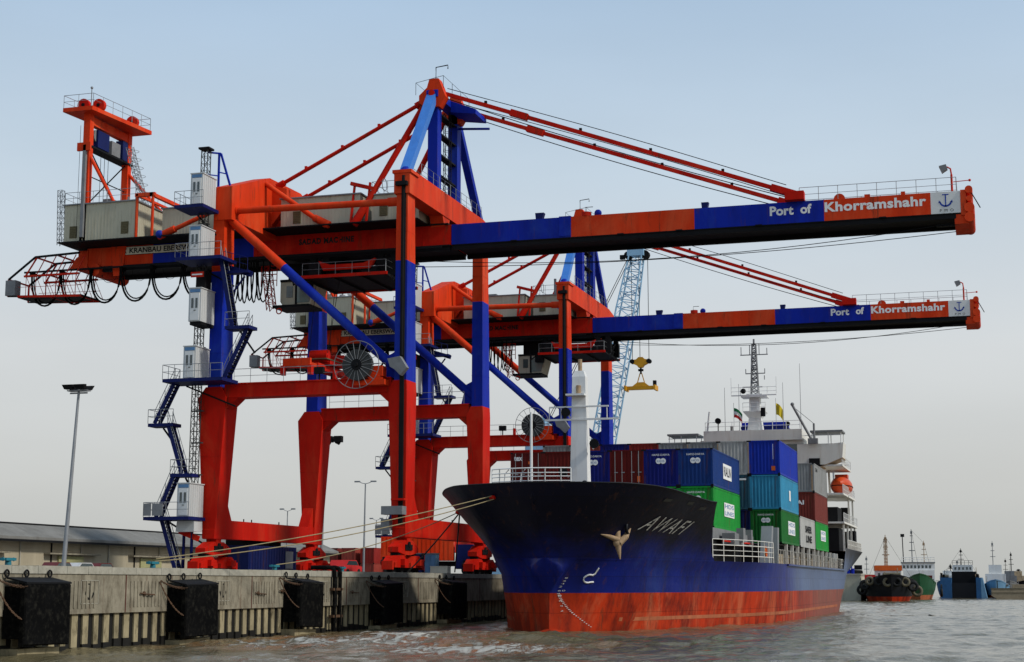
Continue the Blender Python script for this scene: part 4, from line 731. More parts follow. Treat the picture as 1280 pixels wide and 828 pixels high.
#PART3
# ---------------------------------------------------------------- the container ship
SO = Vector((-25.7, 94.0, 0)); SHIP = thing('container_ship', 'black and blue container ship with rusty red bottom moored bow first at the quay', 'ship', SO)
SB = lambda m, name, mats, par=None: m.build(name, mats, par or SHIP)     # ship coordinates: x = port, y = aft from the stem, z = up from the water
LV = {  # half breadth by level
 -1.5: [(0, 0), (1, .8), (3, 1.9), (6, 3.3), (10, 4.9), (14, 6.1), (20, 7.8), (26, 9.1), (34, 10), (68, 10), (80, 9.3), (90, 7), (98, 3.5), (106, .2)],
 0: [(0, 0), (1, 1.2), (2, 2.0), (4, 3.1), (6, 4.0), (8, 4.8), (10, 5.5), (14, 6.8), (20, 8.4), (26, 9.5), (32, 10.2), (70, 10.2), (80, 9.8), (90, 8.2), (98, 5), (106, .5)],
 1.3: [(0, 0), (1, 1.3), (2, 2.2), (4, 3.5), (6, 4.3), (8, 4.95), (10, 5.6), (14, 6.9), (20, 8.6), (26, 9.7), (32, 10.25), (72, 10.25), (82, 9.9), (90, 8.9), (98, 7), (106, 3.5)],
 2.45: [(0, 0), (1, 1.7), (2, 2.5), (4, 3.8), (6, 4.6), (8, 5.2), (10, 5.8), (14, 7.05), (20, 8.8), (26, 9.85), (32, 10.3), (75, 10.3), (84, 10), (92, 9.3), (100, 8), (106, 6.5)],
 3.7: [(0, 1.0), (1, 2.15), (2, 3.1), (4, 4.15), (6, 4.8), (8, 5.4), (10, 6.0), (14, 7.25), (20, 9.0), (26, 10), (32, 10.3), (78, 10.3), (88, 9.9), (98, 9.0), (106, 7.9)],
 4.5: [(-1.1, 0), (0, 1.8), (1, 2.9), (2, 3.7), (4, 4.6), (6, 5.25), (8, 5.85), (10, 6.45), (14, 7.7), (20, 9.5), (26, 10.2), (32, 10.35), (82, 10.35), (90, 9.9), (98, 9.3), (106, 8.6)],
 5.1: [(-1.5, 0), (0, 2.6), (1, 3.8), (2, 4.3), (4, 4.95), (6, 5.5), (8, 6.1), (14, 7.95)],
 6.1: [(-2.3, 0), (-1.6, 2.1), (-.8, 3.2), (0, 3.9), (2, 4.95), (4, 5.7), (6, 6.3), (8, 6.95), (14, 8.8)],
 7.1: [(-2.9, 0), (-2.2, 2.5), (-1.4, 3.8), (0, 4.9), (2, 6.0), (4, 6.75), (6, 7.3), (8, 7.95), (14, 9.4)],
 8.0: [(-3.5, 0), (-2.9, 2.8), (-2, 4.3), (0, 5.9), (2, 6.95), (4, 7.55), (6, 8.1), (8, 8.75), (14, 10)],
 8.9: [(-4.0, 0), (-3.4, 3.0), (-2.4, 4.9), (0, 6.8), (2, 7.8), (4, 8.35), (6, 8.95), (8, 9.5), (14, 10.4)]}
ZK = sorted(LV)
def pchip(s, xs, ys):
    n = len(xs); h = [xs[i + 1] - xs[i] for i in range(n - 1)]; d = [(ys[i + 1] - ys[i]) / h[i] for i in range(n - 1)]
    if s <= xs[0]: return ys[0]
    if s >= xs[-1]: return ys[-1]
    def g(i):
        if i == 0: return d[0]
        if i == n - 1: return d[-1]
        if d[i - 1] * d[i] <= 0: return 0.
        w1, w2 = 2 * h[i] + h[i - 1], h[i] + 2 * h[i - 1]; return (w1 + w2) / (w1 / d[i - 1] + w2 / d[i])
    i = max(k for k in range(n - 1) if xs[k] <= s); t = (s - xs[i]) / h[i]; a, b = g(i), g(i + 1)
    return (2 * t ** 3 - 3 * t * t + 1) * ys[i] + (t ** 3 - 2 * t * t + t) * h[i] * a + (3 * t * t - 2 * t ** 3) * ys[i + 1] + (t ** 3 - t * t) * h[i] * b
def stem_at(z): return float(np.interp(z, [-1.5, 0, 2.45, 3.7, 4.5, 5.1, 6.1, 7.1, 8.0, 8.9], [0, 0, 0, -.6, -1.1, -1.5, -2.3, -2.9, -3.5, -4.0]))
def half(z, s):
    zi = max(i for i in range(len(ZK)) if ZK[i] <= z + 1e-6); zj = min(zi + 1, len(ZK) - 1)
    def at(k): p = LV[ZK[k]]; return pchip(s, [a for a, _ in p], [b for _, b in p])
    f = 0 if zi == zj else (z - ZK[zi]) / (ZK[zj] - ZK[zi]); h = at(zi) * (1 - f) + at(zj) * f
    st = stem_at(z); d = max(0., s - st)
    return min(h, 2.7 * math.sqrt(d) + d * .8)
ST = [0, .05, .12, .22, .35, .5, .7, .95, 1.25, 1.6, 2, 2.5, 3, 3.5, 4, 4.5, 5, 5.5, 6, 6.5, 7, 7.5, 8, 8.5, 9, 9.5, 10, 11, 12, 13, 14]; ST2 = [17, 20, 24, 28, 32, 40, 50, 60, 70, 76, 82, 86, 90, 94, 98, 102, 106]
def hull_grid(levels, stations, mat_of, name, mats, aft=True, top=None):
    m = MB(); rows = []
    for z in levels: rows.append([(half(z, s), s, z) for s in stations(z)])
    if top is not None:
        s0, s1 = stem_at(top(-4)), rows[-1][-1][1]; b0 = rows[-1][0][1]; ss_ = [s0 + (r[1] - b0) / (s1 - b0) * (s1 - s0) for r in rows[-1]]; rows[-1] = [(half(top(s), s), s, top(s)) for s in ss_]
    n = len(rows[0]); base = []
    for sg in (1, -1):
        vs = [(sg * t, s, (z if top is None or k < len(levels) - 1 else top(s))) for k, r in enumerate(rows) for (t, s, z) in r]
        fs = [[], [], [], []]
        for k in range(len(rows) - 1):
            for i in range(n - 1):
                f = (k * n + i, k * n + i + 1, (k + 1) * n + i + 1, (k + 1) * n + i); fs[mat_of(levels[k])].append(f if sg > 0 else f[::-1])
        b = len(m.v); m.v += vs
        for mi, L_ in enumerate(fs):
            for f in L_: m.f.append(tuple(b + i for i in f)); m.m.append(mi); m.sm.append(True)
        base.append(rows)
    return m, rows
sm_ = lambda z: stem_at(z)
stL = lambda z: [sm_(z) + s * (14 - sm_(z)) / 14 for s in ST] + ST2
m, rows = hull_grid([-1.5, -.6, 0, .35, .8, 1.3, 1.9, 2.45, 3.0, 3.7, 4.1, 4.5], stL, lambda z: 0 if z < 0 else (1 if z < 2.44 else 2), 'hull', None)
# transom, deck and bulb
tr = [(t, s, z) for r in rows for (t, s, z) in r[-1:]]
m.add([(t, s, z) for (t, s, z) in tr] + [(-t, s, z) for (t, s, z) in tr[::-1]], [tuple(range(2 * len(tr)))], 2)
top = rows[-1]; dk = [(t - .05, s, 4.4) for (t, s, z) in top]
n = len(dk); m.add(dk + [(-t, s, z) for (t, s, z) in dk], [(i, i + 1, n + i + 1, n + i) for i in range(n - 1)], 3)
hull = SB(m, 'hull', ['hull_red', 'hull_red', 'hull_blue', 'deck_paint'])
m = MB(); m.ball((0, .8, -.75), 1.0, (1.35, 2.3, 1.15), 16, 10); SB(m, 'bulb', 'hull_red', hull)
m = MB()
for sg in (1, -1):                                    # pale scuffed band just above the water, a thin plating strip
    L_ = [(half(.72, s) + .018, s, .72) for s in range(4, 76, 2)]; U = [(half(.95, s) + .018, s, .95) for s in range(4, 76, 2)]; k = len(L_)
    m.add([(sg * a, b, c) for a, b, c in L_ + U], [((i, i + 1, k + i + 1, k + i) if sg > 0 else (k + i, k + i + 1, i + 1, i)) for i in range(k - 1)])
SB(m, 'boot_stripe', 'hull_fade', hull)
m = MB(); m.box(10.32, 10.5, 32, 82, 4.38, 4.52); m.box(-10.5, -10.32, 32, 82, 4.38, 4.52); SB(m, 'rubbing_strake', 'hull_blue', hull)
# forecastle
send = lambda z: float(np.interp(z, [4.5, 8.9], [14, 6.9]))
stF = lambda z: [sm_(z) + s * (send(z) - sm_(z)) / 14 for s in ST]
topz = lambda s: float(np.interp(s, [-4, -2, 0, 3, 7.5], [8.86, 8.84, 8.76, 8.5, 8.15]))
m, rows = hull_grid([4.5, 4.8, 5.1, 5.6, 6.1, 6.6, 7.1, 7.5, 7.8, 8.1], stF, lambda z: 0, 'forecastle', None, top=topz)
top = rows[-1]; n = len(top)
dk = [(max(0, half(7.6, s + .45) - .12), s + .5, 7.6) for (t, s, z) in top]; m.add(dk + [(-t, s, z) for t, s, z in dk], [(i, i + 1, n + i + 1, n + i) for i in range(n - 1)], 1)
inn = [(max(0, t - .12), s + .12, topz(s)) for (t, s, z) in top]; ot = [(t, s, topz(s)) for (t, s, z) in top]
for sg in (1, -1):
    v = [(sg * a, b, c) for a, b, c in ot + inn + [(max(0, half(7.6, s + .45) - .1), s + .5, 7.6) for (t, s, z) in top]]
    m.add(v, [(i, i + 1, n + i + 1, n + i) for i in range(n - 1)] + [(n + i, n + i + 1, 2 * n + i + 1, 2 * n + i) for i in range(n - 1)], 0)
ed = [r[-1] for r in rows]
m.add([(t, s, z) for t, s, z in ed] + [(-t, s, z) for t, s, z in ed[::-1]], [tuple(range(2 * len(ed)))], 1)
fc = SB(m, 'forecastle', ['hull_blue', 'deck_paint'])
m = MB()
for sg in (1, -1): m.path([(sg * (t - .03), s + .02, topz(s)) for (t, s, z) in top], .05, n=6)
SB(m, 'bulwark_rail', 'hull_black', fc)
# poop
stP = [81, 83, 86, 90, 94, 98, 102, 106.5]
def hp(z, s):
    a = half(4.5, min(s, 106)); return a + (10.45 - a) * ((z - 4.5) / 2.3) ** .9
m = MB()
lev = [4.5, 5.1, 5.7, 6.3, 6.8]
for sg in (1, -1):
    v = []; n = len(stP)
    for z in lev: v += [(sg * hp(z, s + (z - 4.5) * 1.0 * (1 if s < 86 else 0)), s + (z - 4.5) * 1.0 * (1 if s < 86 else 0), z) for s in stP]
    m.add(v, [((k * n + i, k * n + i + 1, (k + 1) * n + i + 1, (k + 1) * n + i)[::sg]) for k in range(len(lev) - 1) for i in range(n - 1)], 0, True)
e = [(hp(z, 106), 106.5, z) for z in lev]; m.add(e + [(-a, b, c) for a, b, c in e[::-1]], [tuple(range(2 * len(e)))], 0)
d = [(hp(6.8, s) - .1, s, 6.5) for s in [84] + stP[2:]]; n = len(d); m.add(d + [(-a, b, c) for a, b, c in d], [(i, i + 1, n + i + 1, n + i) for i in range(n - 1)], 1)
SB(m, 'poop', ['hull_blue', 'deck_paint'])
# name, anchor pocket, draught marks, bulb sign on the port bow
def on_hull(s, z, off=.03): return Vector((half(z, s) + off, s - off * .6, z))
def hull_text(mb, s, s0, s1, z0, h, bold=.01, shear=0., dz=0.):
    V, F = text_verts(s, bold, shear, 1.1); mb.add([on_hull(s0 + p[0] * (s1 - s0), z0 + dz * p[0] + p[1] * h, .05) for p in V], F)
m = MB(); hull_text(m, 'AWAFI', 1.8, 7.4, 6.25, .85, -.004, .4, -.2); SB(m, 'ship_name', 'worn_letters', fc)
# digits of the draught scale
m = MB()
for i, dg in enumerate(('8', '6', '4', '2', '60', '8', '6', '4', '2')):
    z = 3.3 - i * .17 if i < 4 else 2.55 - (i - 4) * .3; s0 = .15 + (0 if i < 4 else (i - 3) * .05)
    hull_text(m, dg, s0, s0 + .11 * len(dg), z, .085, .0)
for i in range(22):
    z = 2.4 - i * .095; a = .22 + .0016 * i ** 2.2
    m.add([on_hull(a + .02 * i, z), on_hull(a + .02 * i + .08, z), on_hull(a + .02 * i + .10, z + .04), on_hull(a + .02 * i + .02, z + .04)], [(0, 1, 2, 3)])
SB(m, 'draught_mark', 'worn_letters', hull)
m = MB(); pts = [(1.35, 3.95), (1.37, 3.6)] + [(1.15 + .25 * math.cos(a), 3.3 + .24 * math.sin(a)) for a in np.linspace(R(60), R(300), 12)] + [(1.45, 3.1)]
m.path([on_hull(s, z, .03) for s, z in pts], .055, n=4); SB(m, 'bulb_mark', 'white_letters', hull)
m = MB(); m.ring(on_hull(.95, 6.35, -.05), .36, .10, 'x', n=14); SB(m, 'hawse_pipe', 'hull_black', fc)
for nm_, p in (('hawse_lip', Vector((-half(8.05, -2.9), -2.98, 8.05))), ('hawse_lip', Vector((-half(7.6, 5.6), 5.5, 7.6)))): 
    m = MB(); m.ball(p, .2, (1, 1, .7)); SB(m, nm_, 'red_paint', fc)
for s, z, a in ((2.0, 8.0, 1), (5.0, 7.95, 1), (7.0, 7.7, 1), (4.2, 8.05, -1)):   # freeing ports / fairleads
    m = MB(); L_ = [on_hull(s + ds, z + dz_, .02) for ds, dz_ in ((-.4, -.09), (.4, -.09), (.4, .09), (-.4, .09))]
    if a < 0: L_ = [Vector((-p.x, p.y, p.z)) for p in L_][::-1]
    m.add(L_, [(0, 1, 2, 3)]); SB(m, 'fairlead', 'reel_grey', fc)
# foremast, jackstaff, bow rails, winches
m = MB(); m.box(-.85, .85, 8.0, 9.2, 7.6, 9.5)
m.loft([[(-.62, 7.4, 7.6), (.62, 7.4, 7.6), (.62, 8.4, 7.6), (-.62, 8.4, 7.6)], [(-.44, 7.6, 16.5), (.44, 7.6, 16.5), (.44, 8.3, 16.5), (-.44, 8.3, 16.5)], [(-.3, 7.7, 16.9), (.3, 7.7, 16.9), (.3, 8.2, 16.9), (-.3, 8.2, 16.9)]])
mst = SB(m, 'foremast', 'white_paint')
m = MB(); m.box(-.75, .5, 7.0, 7.7, 15.2, 15.32); m.box(-2.3, 2.7, 7.5, 7.62, 13.6, 13.72); m.box(-2.0, 2.0, 7.5, 7.62, 14.45, 14.55); m.box(-.05, .05, 7.5, 7.6, 12, 12.1)
for x in (-2.0, -1.2, 1.9): m.tube((x, 7.56, 13.7), (x, 7.56, 14.5), .03, n=4)
SB(m, 'cross_arm', 'white_paint', mst)
m = MB(); m.lattice((-.2, 8.6, 8), (-.2, 8.75, 16.5), .45, 20, .03, .02); SB(m, 'ladder', 'white_paint', mst)
for x, z, r in ((-.75, 14.1, .32), (-.95, 10.2, .3), (-.95, 9.1, .36), (1.15, 12.0, .32)):
    m = MB(); m.tube((x, 7.0, z), (x, 7.5, z), r, r * .7, n=12, m=0); m.tube((x, 7.5, z - .05), (x * .8, 7.7, z - .3), .06, n=5, m=1); SB(m, 'floodlight', ['dark_steel', 'white_paint'], mst)
m = MB(); m.tube((0, 8.0, 16.9), (0, 8.0, 17.7), .14, n=8); m.tube((0, 7.5, 15.32), (0, 7.5, 15.9), .16, n=8); SB(m, 'navigation_light', 'rusty_iron', mst)
m = MB(); m.tube((-.35, -2.6, 8.3), (-.35, -2.6, 13.1), .09, .075, n=8); SB(m, 'jackstaff', 'white_paint')
m = MB(); fr = [(-2.75, -2.7), (-2.2, -3.0), (-1.3, -3.3), (-.3, -3.45), (.7, -3.35), (1.6, -3.1), (2.15, -2.9)]
for a, b in zip(fr, fr[1:]): m.rail([(a[0], a[1], 8.75), (b[0], b[1], 8.75)], .98, 1.3, .035)
for a, b in zip(fr, fr[1:]): m.tube((a[0], a[1], 8.98), (b[0], b[1], 8.98), .03, n=4); m.tube((a[0], a[1], 9.45), (b[0], b[1], 9.45), .03, n=4)
SB(m, 'bow_railing', 'white_paint')
for x in (-2.2, -1.2): SB(MB().path([(x, -2.2, 8.3), (x + .1, -2.2, 9.5), (x + .35, -2.2, 9.75)], .04), 'vent_pipe', 'white_paint')
m = MB()
for x in (-3.4, 3.0): m.tube((x - 1.1, 2.2, 8.3), (x + 1.1, 2.2, 8.3), .5, n=14, m=1); m.box(x - 1.3, x - 1.1, 1.6, 2.8, 7.6, 8.9); m.box(x + 1.1, x + 1.3, 1.6, 2.8, 7.6, 8.9); m.box(x + 1.3, x + 2.2, 1.7, 2.6, 7.6, 8.7)
SB(m, 'windlass', ['grey_steel', 'rope_fibre'])
m = MB(); m.ball((5.6, 3.8, 8.35), .6, (1.2, 1, .5)); SB(m, 'vent_cowl', 'white_paint')
m = MB(); m.box(3.2, 3.5, 4, 4.2, 7.6, 9.2); m.path([(.9, 3, 8.6), (1.2, 3, 9.1), (1.6, 3, 9.2)], .08); m.ball((1.5, 3, 9.15), .22); SB(m, 'mooring_bitt', 'dark_steel')
# cargo deck: coamings, hatch covers, lashing posts, rails
m = MB(); m.box(-7.2, 7.2, 16.6, 29.5, 4.38, 6.1); m.box(-8.8, 8.8, 33, 80, 4.38, 6.1); SB(m, 'hatch_coaming', 'dark_steel')
for s in range(34, 80, 4): m = MB(); m.box(9.2, 9.4, s + .5, s + 3.2, 4.38, 5.35); SB(m, 'timber_panel', 'tan_wood')
m = MB()
for a, b in ((15.4, 29.4), (33.2, 46.4), (46.6, 59.3), (59.5, 73)): m.box(-9.3 if a > 30 else -7.4, 9.3 if a > 30 else 7.4, a, b, 6.1, 6.16 if a > 20 else 6.82)
SB(m, 'hatch_cover', 'grey_steel')
k = 0
for s in [37.5, 41.5, 45.5, 49.5, 54, 58.5, 62, 66, 70, 74, 78, 81]:
    m = MB(); m.box(9.5, 9.75, s - .14, s + .14, 4.38, 6.16); SB(m, 'deck_stanchion', 'cream_paint')
for s, d in ((26.5, 1.4), (30.6, .6)):
    m = MB(); m.loft([[(9.0, s, 4.4), (9.8, s, 4.4), (9.8, s + .8, 4.4), (9.0, s + .8, 4.4)], [(9.0, s + d, 7.3), (9.8, s + d, 7.3), (9.8, s + d + .8, 7.3), (9.0, s + d + .8, 7.3)]]); SB(m, 'lashing_frame', 'galvanised')
m = MB(); m.box(7.6, 8.5, 18, 27, 5.7, 6.5); m.box(8.3, 8.8, 20, 21, 5.9, 6.9); m.box(8.3, 8.8, 24, 24.6, 5.9, 6.9); SB(m, 'deck_machinery', 'grey_steel')
m = MB()
pr_ = [(half(4.5, s) - .1, s, 4.5) for s in (14, 17, 20, 23, 26)]
for a, b in zip(pr_, pr_[1:]):
    m.rail([a, b], 1.5, 1.3, .03)
    for zz in (.4, 1.12): m.tube(Vector(a) + Vector((0, 0, zz)), Vector(b) + Vector((0, 0, zz)), .035, n=4)
SB(m, 'deck_railing', 'cream_paint'); m = MB()
pr2 = [(10.2, s, 4.5) for s in range(28, 83, 3)]
for a, b in zip(pr2, pr2[1:]):
    m.rail([a, b], 1.05, 1.5, .028)
    SB(m, 'deck_railing', 'cream_paint')
m = MB(); m.ring((half(4.5, 24) - .25, 24, 5.3), .33, .09, 'x', n=16, k=6); SB(m, 'lifebuoy', 'orange_signal')
m = MB(); m.tube((8.0, 16, 5.9), (8.7, 25, 5.9), .07, n=6); SB(m, 'fire_main', 'red_paint')
# superstructure
m = MB(); m.box(-6.5, 6.5, 88, 101, 6.5, 9.8); m.box(-6.3, 6.3, 88.5, 100, 9.8, 13.0); m.box(-6.2, 6.2, 89, 99, 13, 16.2); m.box(-6.2, 5.6, 89.3, 98, 16.2, 19.3)
ss = SB(m, 'deckhouse', 'cream_paint')
m = MB(); m.box(-5.7, 5.5, 88.6, 96.5, 19.15, 20.35); SB(m, 'wheelhouse_roof', 'cream_paint', ss)
for z in (8.0, 11.3, 14.4, 17.8):
    for x in np.arange(-5.6, 5.7, 1.4):
        m = MB(); m.box(x - .42, x + .42, 88.55 if z < 13 and z > 9.8 else 87.95 if z < 9.8 else 88.96 if z < 16.2 else 89.26, 89.4, z - .35, z + .45); SB(m, 'window', 'glass', ss)
m = MB(); m.box(3.6, 5.55, 89.2, 89.28, 17.5, 18.7); SB(m, 'window', 'glass', ss)
for z, ye in ((9.8, 107), (13.0, 104), (16.2, 100)):
    m = MB(); m.box(-9.9, 9.9, 89, ye, z - .12, z + .08); dk_ = SB(m, 'upper_deck', 'cream_paint', ss)
    m = MB(); m.rail([(9.85, 89, z), (9.85, ye, z)], 1.05, 1.4, .035); m.rail([(9.85, ye, z), (-9.85, ye, z)], 1.05, 1.6, .035); SB(m, 'railing', 'white_paint', dk_)
m = MB()
for s in (90, 95, 100, 105): m.box(9.6, 9.8, s - .1, s + .1, 6.5, 9.7)
for s in (97.5, 103): m.box(9.6, 9.8, s - .1, s + .1, 9.88, 12.9)
SB(m, 'deck_post', 'cream_paint', ss)
m = MB(); m.box(8.3, 9.5, 97, 102, 6.52, 9.0); SB(m, 'deck_shade_box', 'dark_steel', ss)  # dark boxes added to paint in the shade of the stern decks
for a in ((7.4, 9.2, 89.5, 95, 6.52, 9.2), (9.1, 9.8, 103.8, 106.3, 6.6, 9.3), (7.8, 9.0, 91, 96, 9.9, 11.6), (8.6, 9.5, 99.5, 101.5, 9.9, 11.9)): SB(MB().box(*a), 'deck_shade_box', 'dark_steel', ss)
m = MB(); m.rail([(10.3, 88, 6.8), (10.3, 106.2, 6.8)], 1.0, 1.4, .045); m.rail([(10.3, 106.3, 6.8), (-10.3, 106.3, 6.8)], 1.0, 1.8, .04); SB(m, 'poop_railing', 'cream_paint', ss)
for sg in (1, -1):                            # bridge wings
    m = MB(); m.prism([(sg * 4.9, 16.0), (sg * 7.4, 16.0), (sg * 9.9, 17.05), (sg * 10.05, 18.75), (sg * 9.0, 18.65), (sg * 4.9, 18.65)][::sg], 'y', 89, 92.5, 0); m.prism([(sg * 7.3, 15.9), (sg * 9.95, 16.95), (sg * 9.95, 17.05), (sg * 7.3, 16.0)][::sg], 'y', 88.9, 92.6, 1)
    bwg = SB(m, 'bridge_wing', ['cream_paint', 'rusty_iron'], ss)
    m = MB(); m.box(sg * 6.4, sg * 10.0, 88.8, 92.6, 19.95, 20.15); SB(m, 'canopy', 'grey_steel', bwg)
    m = MB()
    for x in (6.6, 8.4, 9.8): m.tube((sg * x, 89, 18.6), (sg * x, 89, 20), .05, n=5); m.tube((sg * x, 92.3, 18.6), (sg * x, 92.3, 20), .05, n=5)
    m.tube((sg * 5, 89, 19.6), (sg * 9.9, 89, 19.6), .04, n=4); SB(m, 'canopy_post', 'white_paint', bwg)
m = MB(); m.box(6.2, 7.4, 88.8, 89.0, 16.25, 17.0); SB(m, 'opening', 'dark_steel', ss)
m = MB(); m.path([(4.6, 88, 23.0), (6.7, 88.3, 18.9)], .16, n=6); m.tube((4.7, 88.05, 22.8), (7.0, 88.4, 20.8), .03, n=4); m.tube((6.9, 88.4, 18.9), (6.9, 88.4, 20.9), .13, n=6); m.box(6.2, 7.3, 88.1, 88.7, 18.6, 19.2); m.ball((4.6, 88, 23.1), .22)
SB(m, 'provision_crane', 'grey_steel', ss)
m = MB(); m.tube((-5.4, 88.8, 19.5), (-5.0, 88.8, 22.6), .12, n=6); m.rail([(-5.5, 88.7, 20.35), (5.3, 88.7, 20.35)], 1.0, 1.5, .035)
SB(m, 'roof_railing', 'white_paint', ss)
m = MB(); m.tube((-4.0, 88.6, 20.35), (-4.0, 88.6, 21.2), .06, n=5); m.tube((-4.0, 88.4, 21.5), (-4.0, 88.8, 21.5), .34, n=12); m.box(-2.6, -2.3, 88.7, 89, 20.35, 20.9); m.ball((3.9, 89, 21.0), .28); m.tube((3.9, 89, 20.3), (3.9, 89, 21), .06, n=5); SB(m, 'searchlight', 'dark_steel', ss)
for x, y_, h in ((-3.4, 90, 25.5), (5.3, 90, 28.0), (-1.9, 91, 26), (3.2, 91, 26)):
    m = MB(); m.tube((x, y_, 20.3), (x, y_, h), .035, .02, n=4); SB(m, 'whip_aerial', 'grey_steel', ss)
# radar mast and funnel
m = MB(); m.loft([[(-.9, 90.2, 20.3), (.9, 90.2, 20.3), (.9, 91.6, 20.3), (-.9, 91.6, 20.3)], [(-.7, 90.3, 21.9), (.7, 90.3, 21.9), (.7, 91.5, 21.9), (-.7, 91.5, 21.9)], [(-1.3, 89.9, 22.6), (1.3, 89.9, 22.6), (1.3, 91.9, 22.6), (-1.3, 91.9, 22.6)], [(-1.3, 89.9, 22.7), (1.3, 89.9, 22.7), (1.3, 91.9, 22.7), (-1.3, 91.9, 22.7)]])
m.box(-.6, .6, 90.3, 91.5, 22.7, 24.3); m.box(-1.5, 1.5, 89.8, 92, 24.3, 24.55); m.box(-.9, .9, 90.2, 91.4, 24.55, 24.7)
rm = SB(m, 'radar_mast', 'white_paint')
m = MB(); m.lattice((0, 90.9, 24.6), (0, 90.9, 30.6), .85, 12, .07, .045, w2=.42); m.box(-1.6, 1.6, 90.8, 90.95, 29.3, 29.4); m.box(-1.0, 1.2, 90.8, 90.95, 27.1, 27.2); m.box(-1.4, .9, 90.7, 90.85, 25.5, 25.62); m.tube((0, 90.9, 30.6), (0, 90.9, 31.2), .12, n=6)
for x, z, h in ((-1.5, 29.3, 1.0), (1.5, 29.3, .8), (-.5, 29.3, 1.2), (.6, 29.3, 1.3), (-1.0, 27.1, .6), (1.2, 27.1, .6), (1.15, 26.9, -.5)): m.tube((x, 90.85, z), (x, 90.85, z + h), .05, n=5)
for z in (28.9, 27.8, 26.4): m.ball((0, 90.5, z), .16)
SB(m, 'lattice_mast', 'grey_steel', rm)
m = MB(); m.rail([(-2.6, 89.9, 24.5), (2.6, 89.9, 24.5)], .95, 1.0, .03); m.bar((-2.6, 89.9, 24.5), (2.6, 89.9, 24.5), .12); m.rail([(-1.3, 89.9, 22.7), (1.3, 89.9, 22.7)], .95, .9, .03); m.tube((-2.6, 89.9, 24.5), (-2.6, 89.9, 26.6), .025, n=4); m.tube((2.6, 89.9, 24.5), (2.6, 89.9, 26.6), .025, n=4); SB(m, 'yard', 'white_paint', rm)
m = MB(); m.ball((-1.2, 89.8, 25.0), .32, (1, .6, 1)); m.box(.8, 1.3, 89.4, 89.8, 22.0, 23.0); SB(m, 'horn', 'dark_steel', rm)
m = MB(); m.box(-2.6, 2.6, 97.5, 101.5, 16.2, 22.1); m.box(-2.7, 2.7, 97.4, 101.6, 21.3, 21.6, 1); SB(m, 'funnel', ['blue_paint', 'dark_blue_paint'])
# lifeboat on its cradle, flags
t = thing('lifeboat', 'orange enclosed lifeboat on the port side of the ship stern deck', 'lifeboat', SO + Vector((8.9, 98.5, 13.1))); t.scale = (.8, .85, .82)
m = MB(); rg = []
for i, (yy, r, zc) in enumerate(((-4.2, .25, 1.75), (-3.7, .95, 1.6), (-2.5, 1.4, 1.45), (0, 1.55, 1.45), (2.5, 1.4, 1.45), (3.7, .95, 1.6), (4.2, .25, 1.75))):
    rg.append([(r * math.cos(a), yy, zc + (1.45 if math.sin(a) > 0 else 1.25) * r / 1.55 * math.sin(a)) for a in [k * math.pi / 8 for k in range(16)]])
m.loft(rg[::-1], sm=True); m.box(-.9, .9, -.5, 1.6, 2.7, 3.2); m.build('hull', 'lifeboat_orange', t)
m = MB(); m.loft([[(p[0] * 1.03, p[1], 1.38) for p in (r[0], r[8])] + [(p[0] * 1.03, p[1], 1.48) for p in (r[8], r[0])] for r in rg][::-1]); m.build('fender_band', 'dark_steel', t)
m = MB()
for y_ in (-2.4, 2.4): m.box(-1.0, 1.0, y_ - .15, y_ + .15, 0, .35)
m.build('chock', 'cream_paint', t)
m = MB(); m.box(7.6, 10.0, 95, 104, 12.85, 13.06); 
for y_ in (95.6, 101.5): m.path([(7.8, y_, 13.0), (7.7, y_, 16.3), (8.4, y_, 17.0), (9.6, y_, 17.1)], .13)
SB(m, 'davit', 'cream_paint', ss)
def flag(name, lab, base, cols, h, pole):
    t = thing(name, lab, 'flag', SO + Vector(base))
    m = MB(); n = 8; k = len(cols)
    P = lambda i, j: (i * .16 * (.75 if pole else .6), .12 * math.sin(i * 1.1 + j * .8), -j * h / k - i * i * .012)
    for j in range(k):
        for i in range(n): m.add([P(i, j), P(i + 1, j), P(i + 1, j + 1), P(i, j + 1)], [(0, 1, 2, 3)], j)
    o_ = m.build('cloth', cols, t); s_ = o_.modifiers.new('thick', 'SOLIDIFY'); s_.thickness = .015
    m = MB(); m.tube((-.02, 0, -2.2 if pole else -3.0), (-.02, 0, .6), .02, n=4); m.build('halyard', 'grey_steel', t)
flag('flag', 'small green white and red flag left of the ship radar mast', (-2.35, 90, 23.1), ['flag_green', 'white_paint', 'flag_red'], 1.1, True)
flag('flag', 'small yellow signal flag right of the ship radar mast', (2.5, 90, 23.5), ['flag_yellow'], 1.3, False)
# bow anchor
t = thing('ship_anchor', 'rusty white anchor hanging against the port bow below the ship name', 'anchor', SO + Vector((half(5.6, .75) + .1, .5, 5.05)), R(0)); t.scale = (1.2, 1.2, 1.2)
nrm = Vector((.75, -.62, -.25))
ob_rot = t; t.rotation_euler = (0, 0, R(48))
m = MB(); m.tube((.05, 0, .35), (.16, .05, 1.6), .17, .13, n=7); m.ball((.17, .05, 1.65), .16); m.build('shank', 'rusty_iron', t)
m = MB(); m.tube((.05, -.08, .45), (-.5, -.08, .62), .16, .11, n=6); m.tube((-.5, -.08, .62), (-.98, -.04, .72), .11, .02, n=6); m.build('fluke', 'rusty_iron', t)
m = MB(); m.tube((.08, -.08, .3), (.5, -.08, .62), .19, .17, n=6); m.tube((.5, -.08, .62), (.86, -.04, 1.08), .17, .02, n=6); m.build('fluke', 'rusty_iron', t)
m = MB(); m.ball((.06, -.04, .32), .26, (1.1, .7, 1)); m.tube((.06, -.04, .2), (.2, -.02, -.5), .17, .03, n=6); m.build('crown', 'rusty_iron', t)

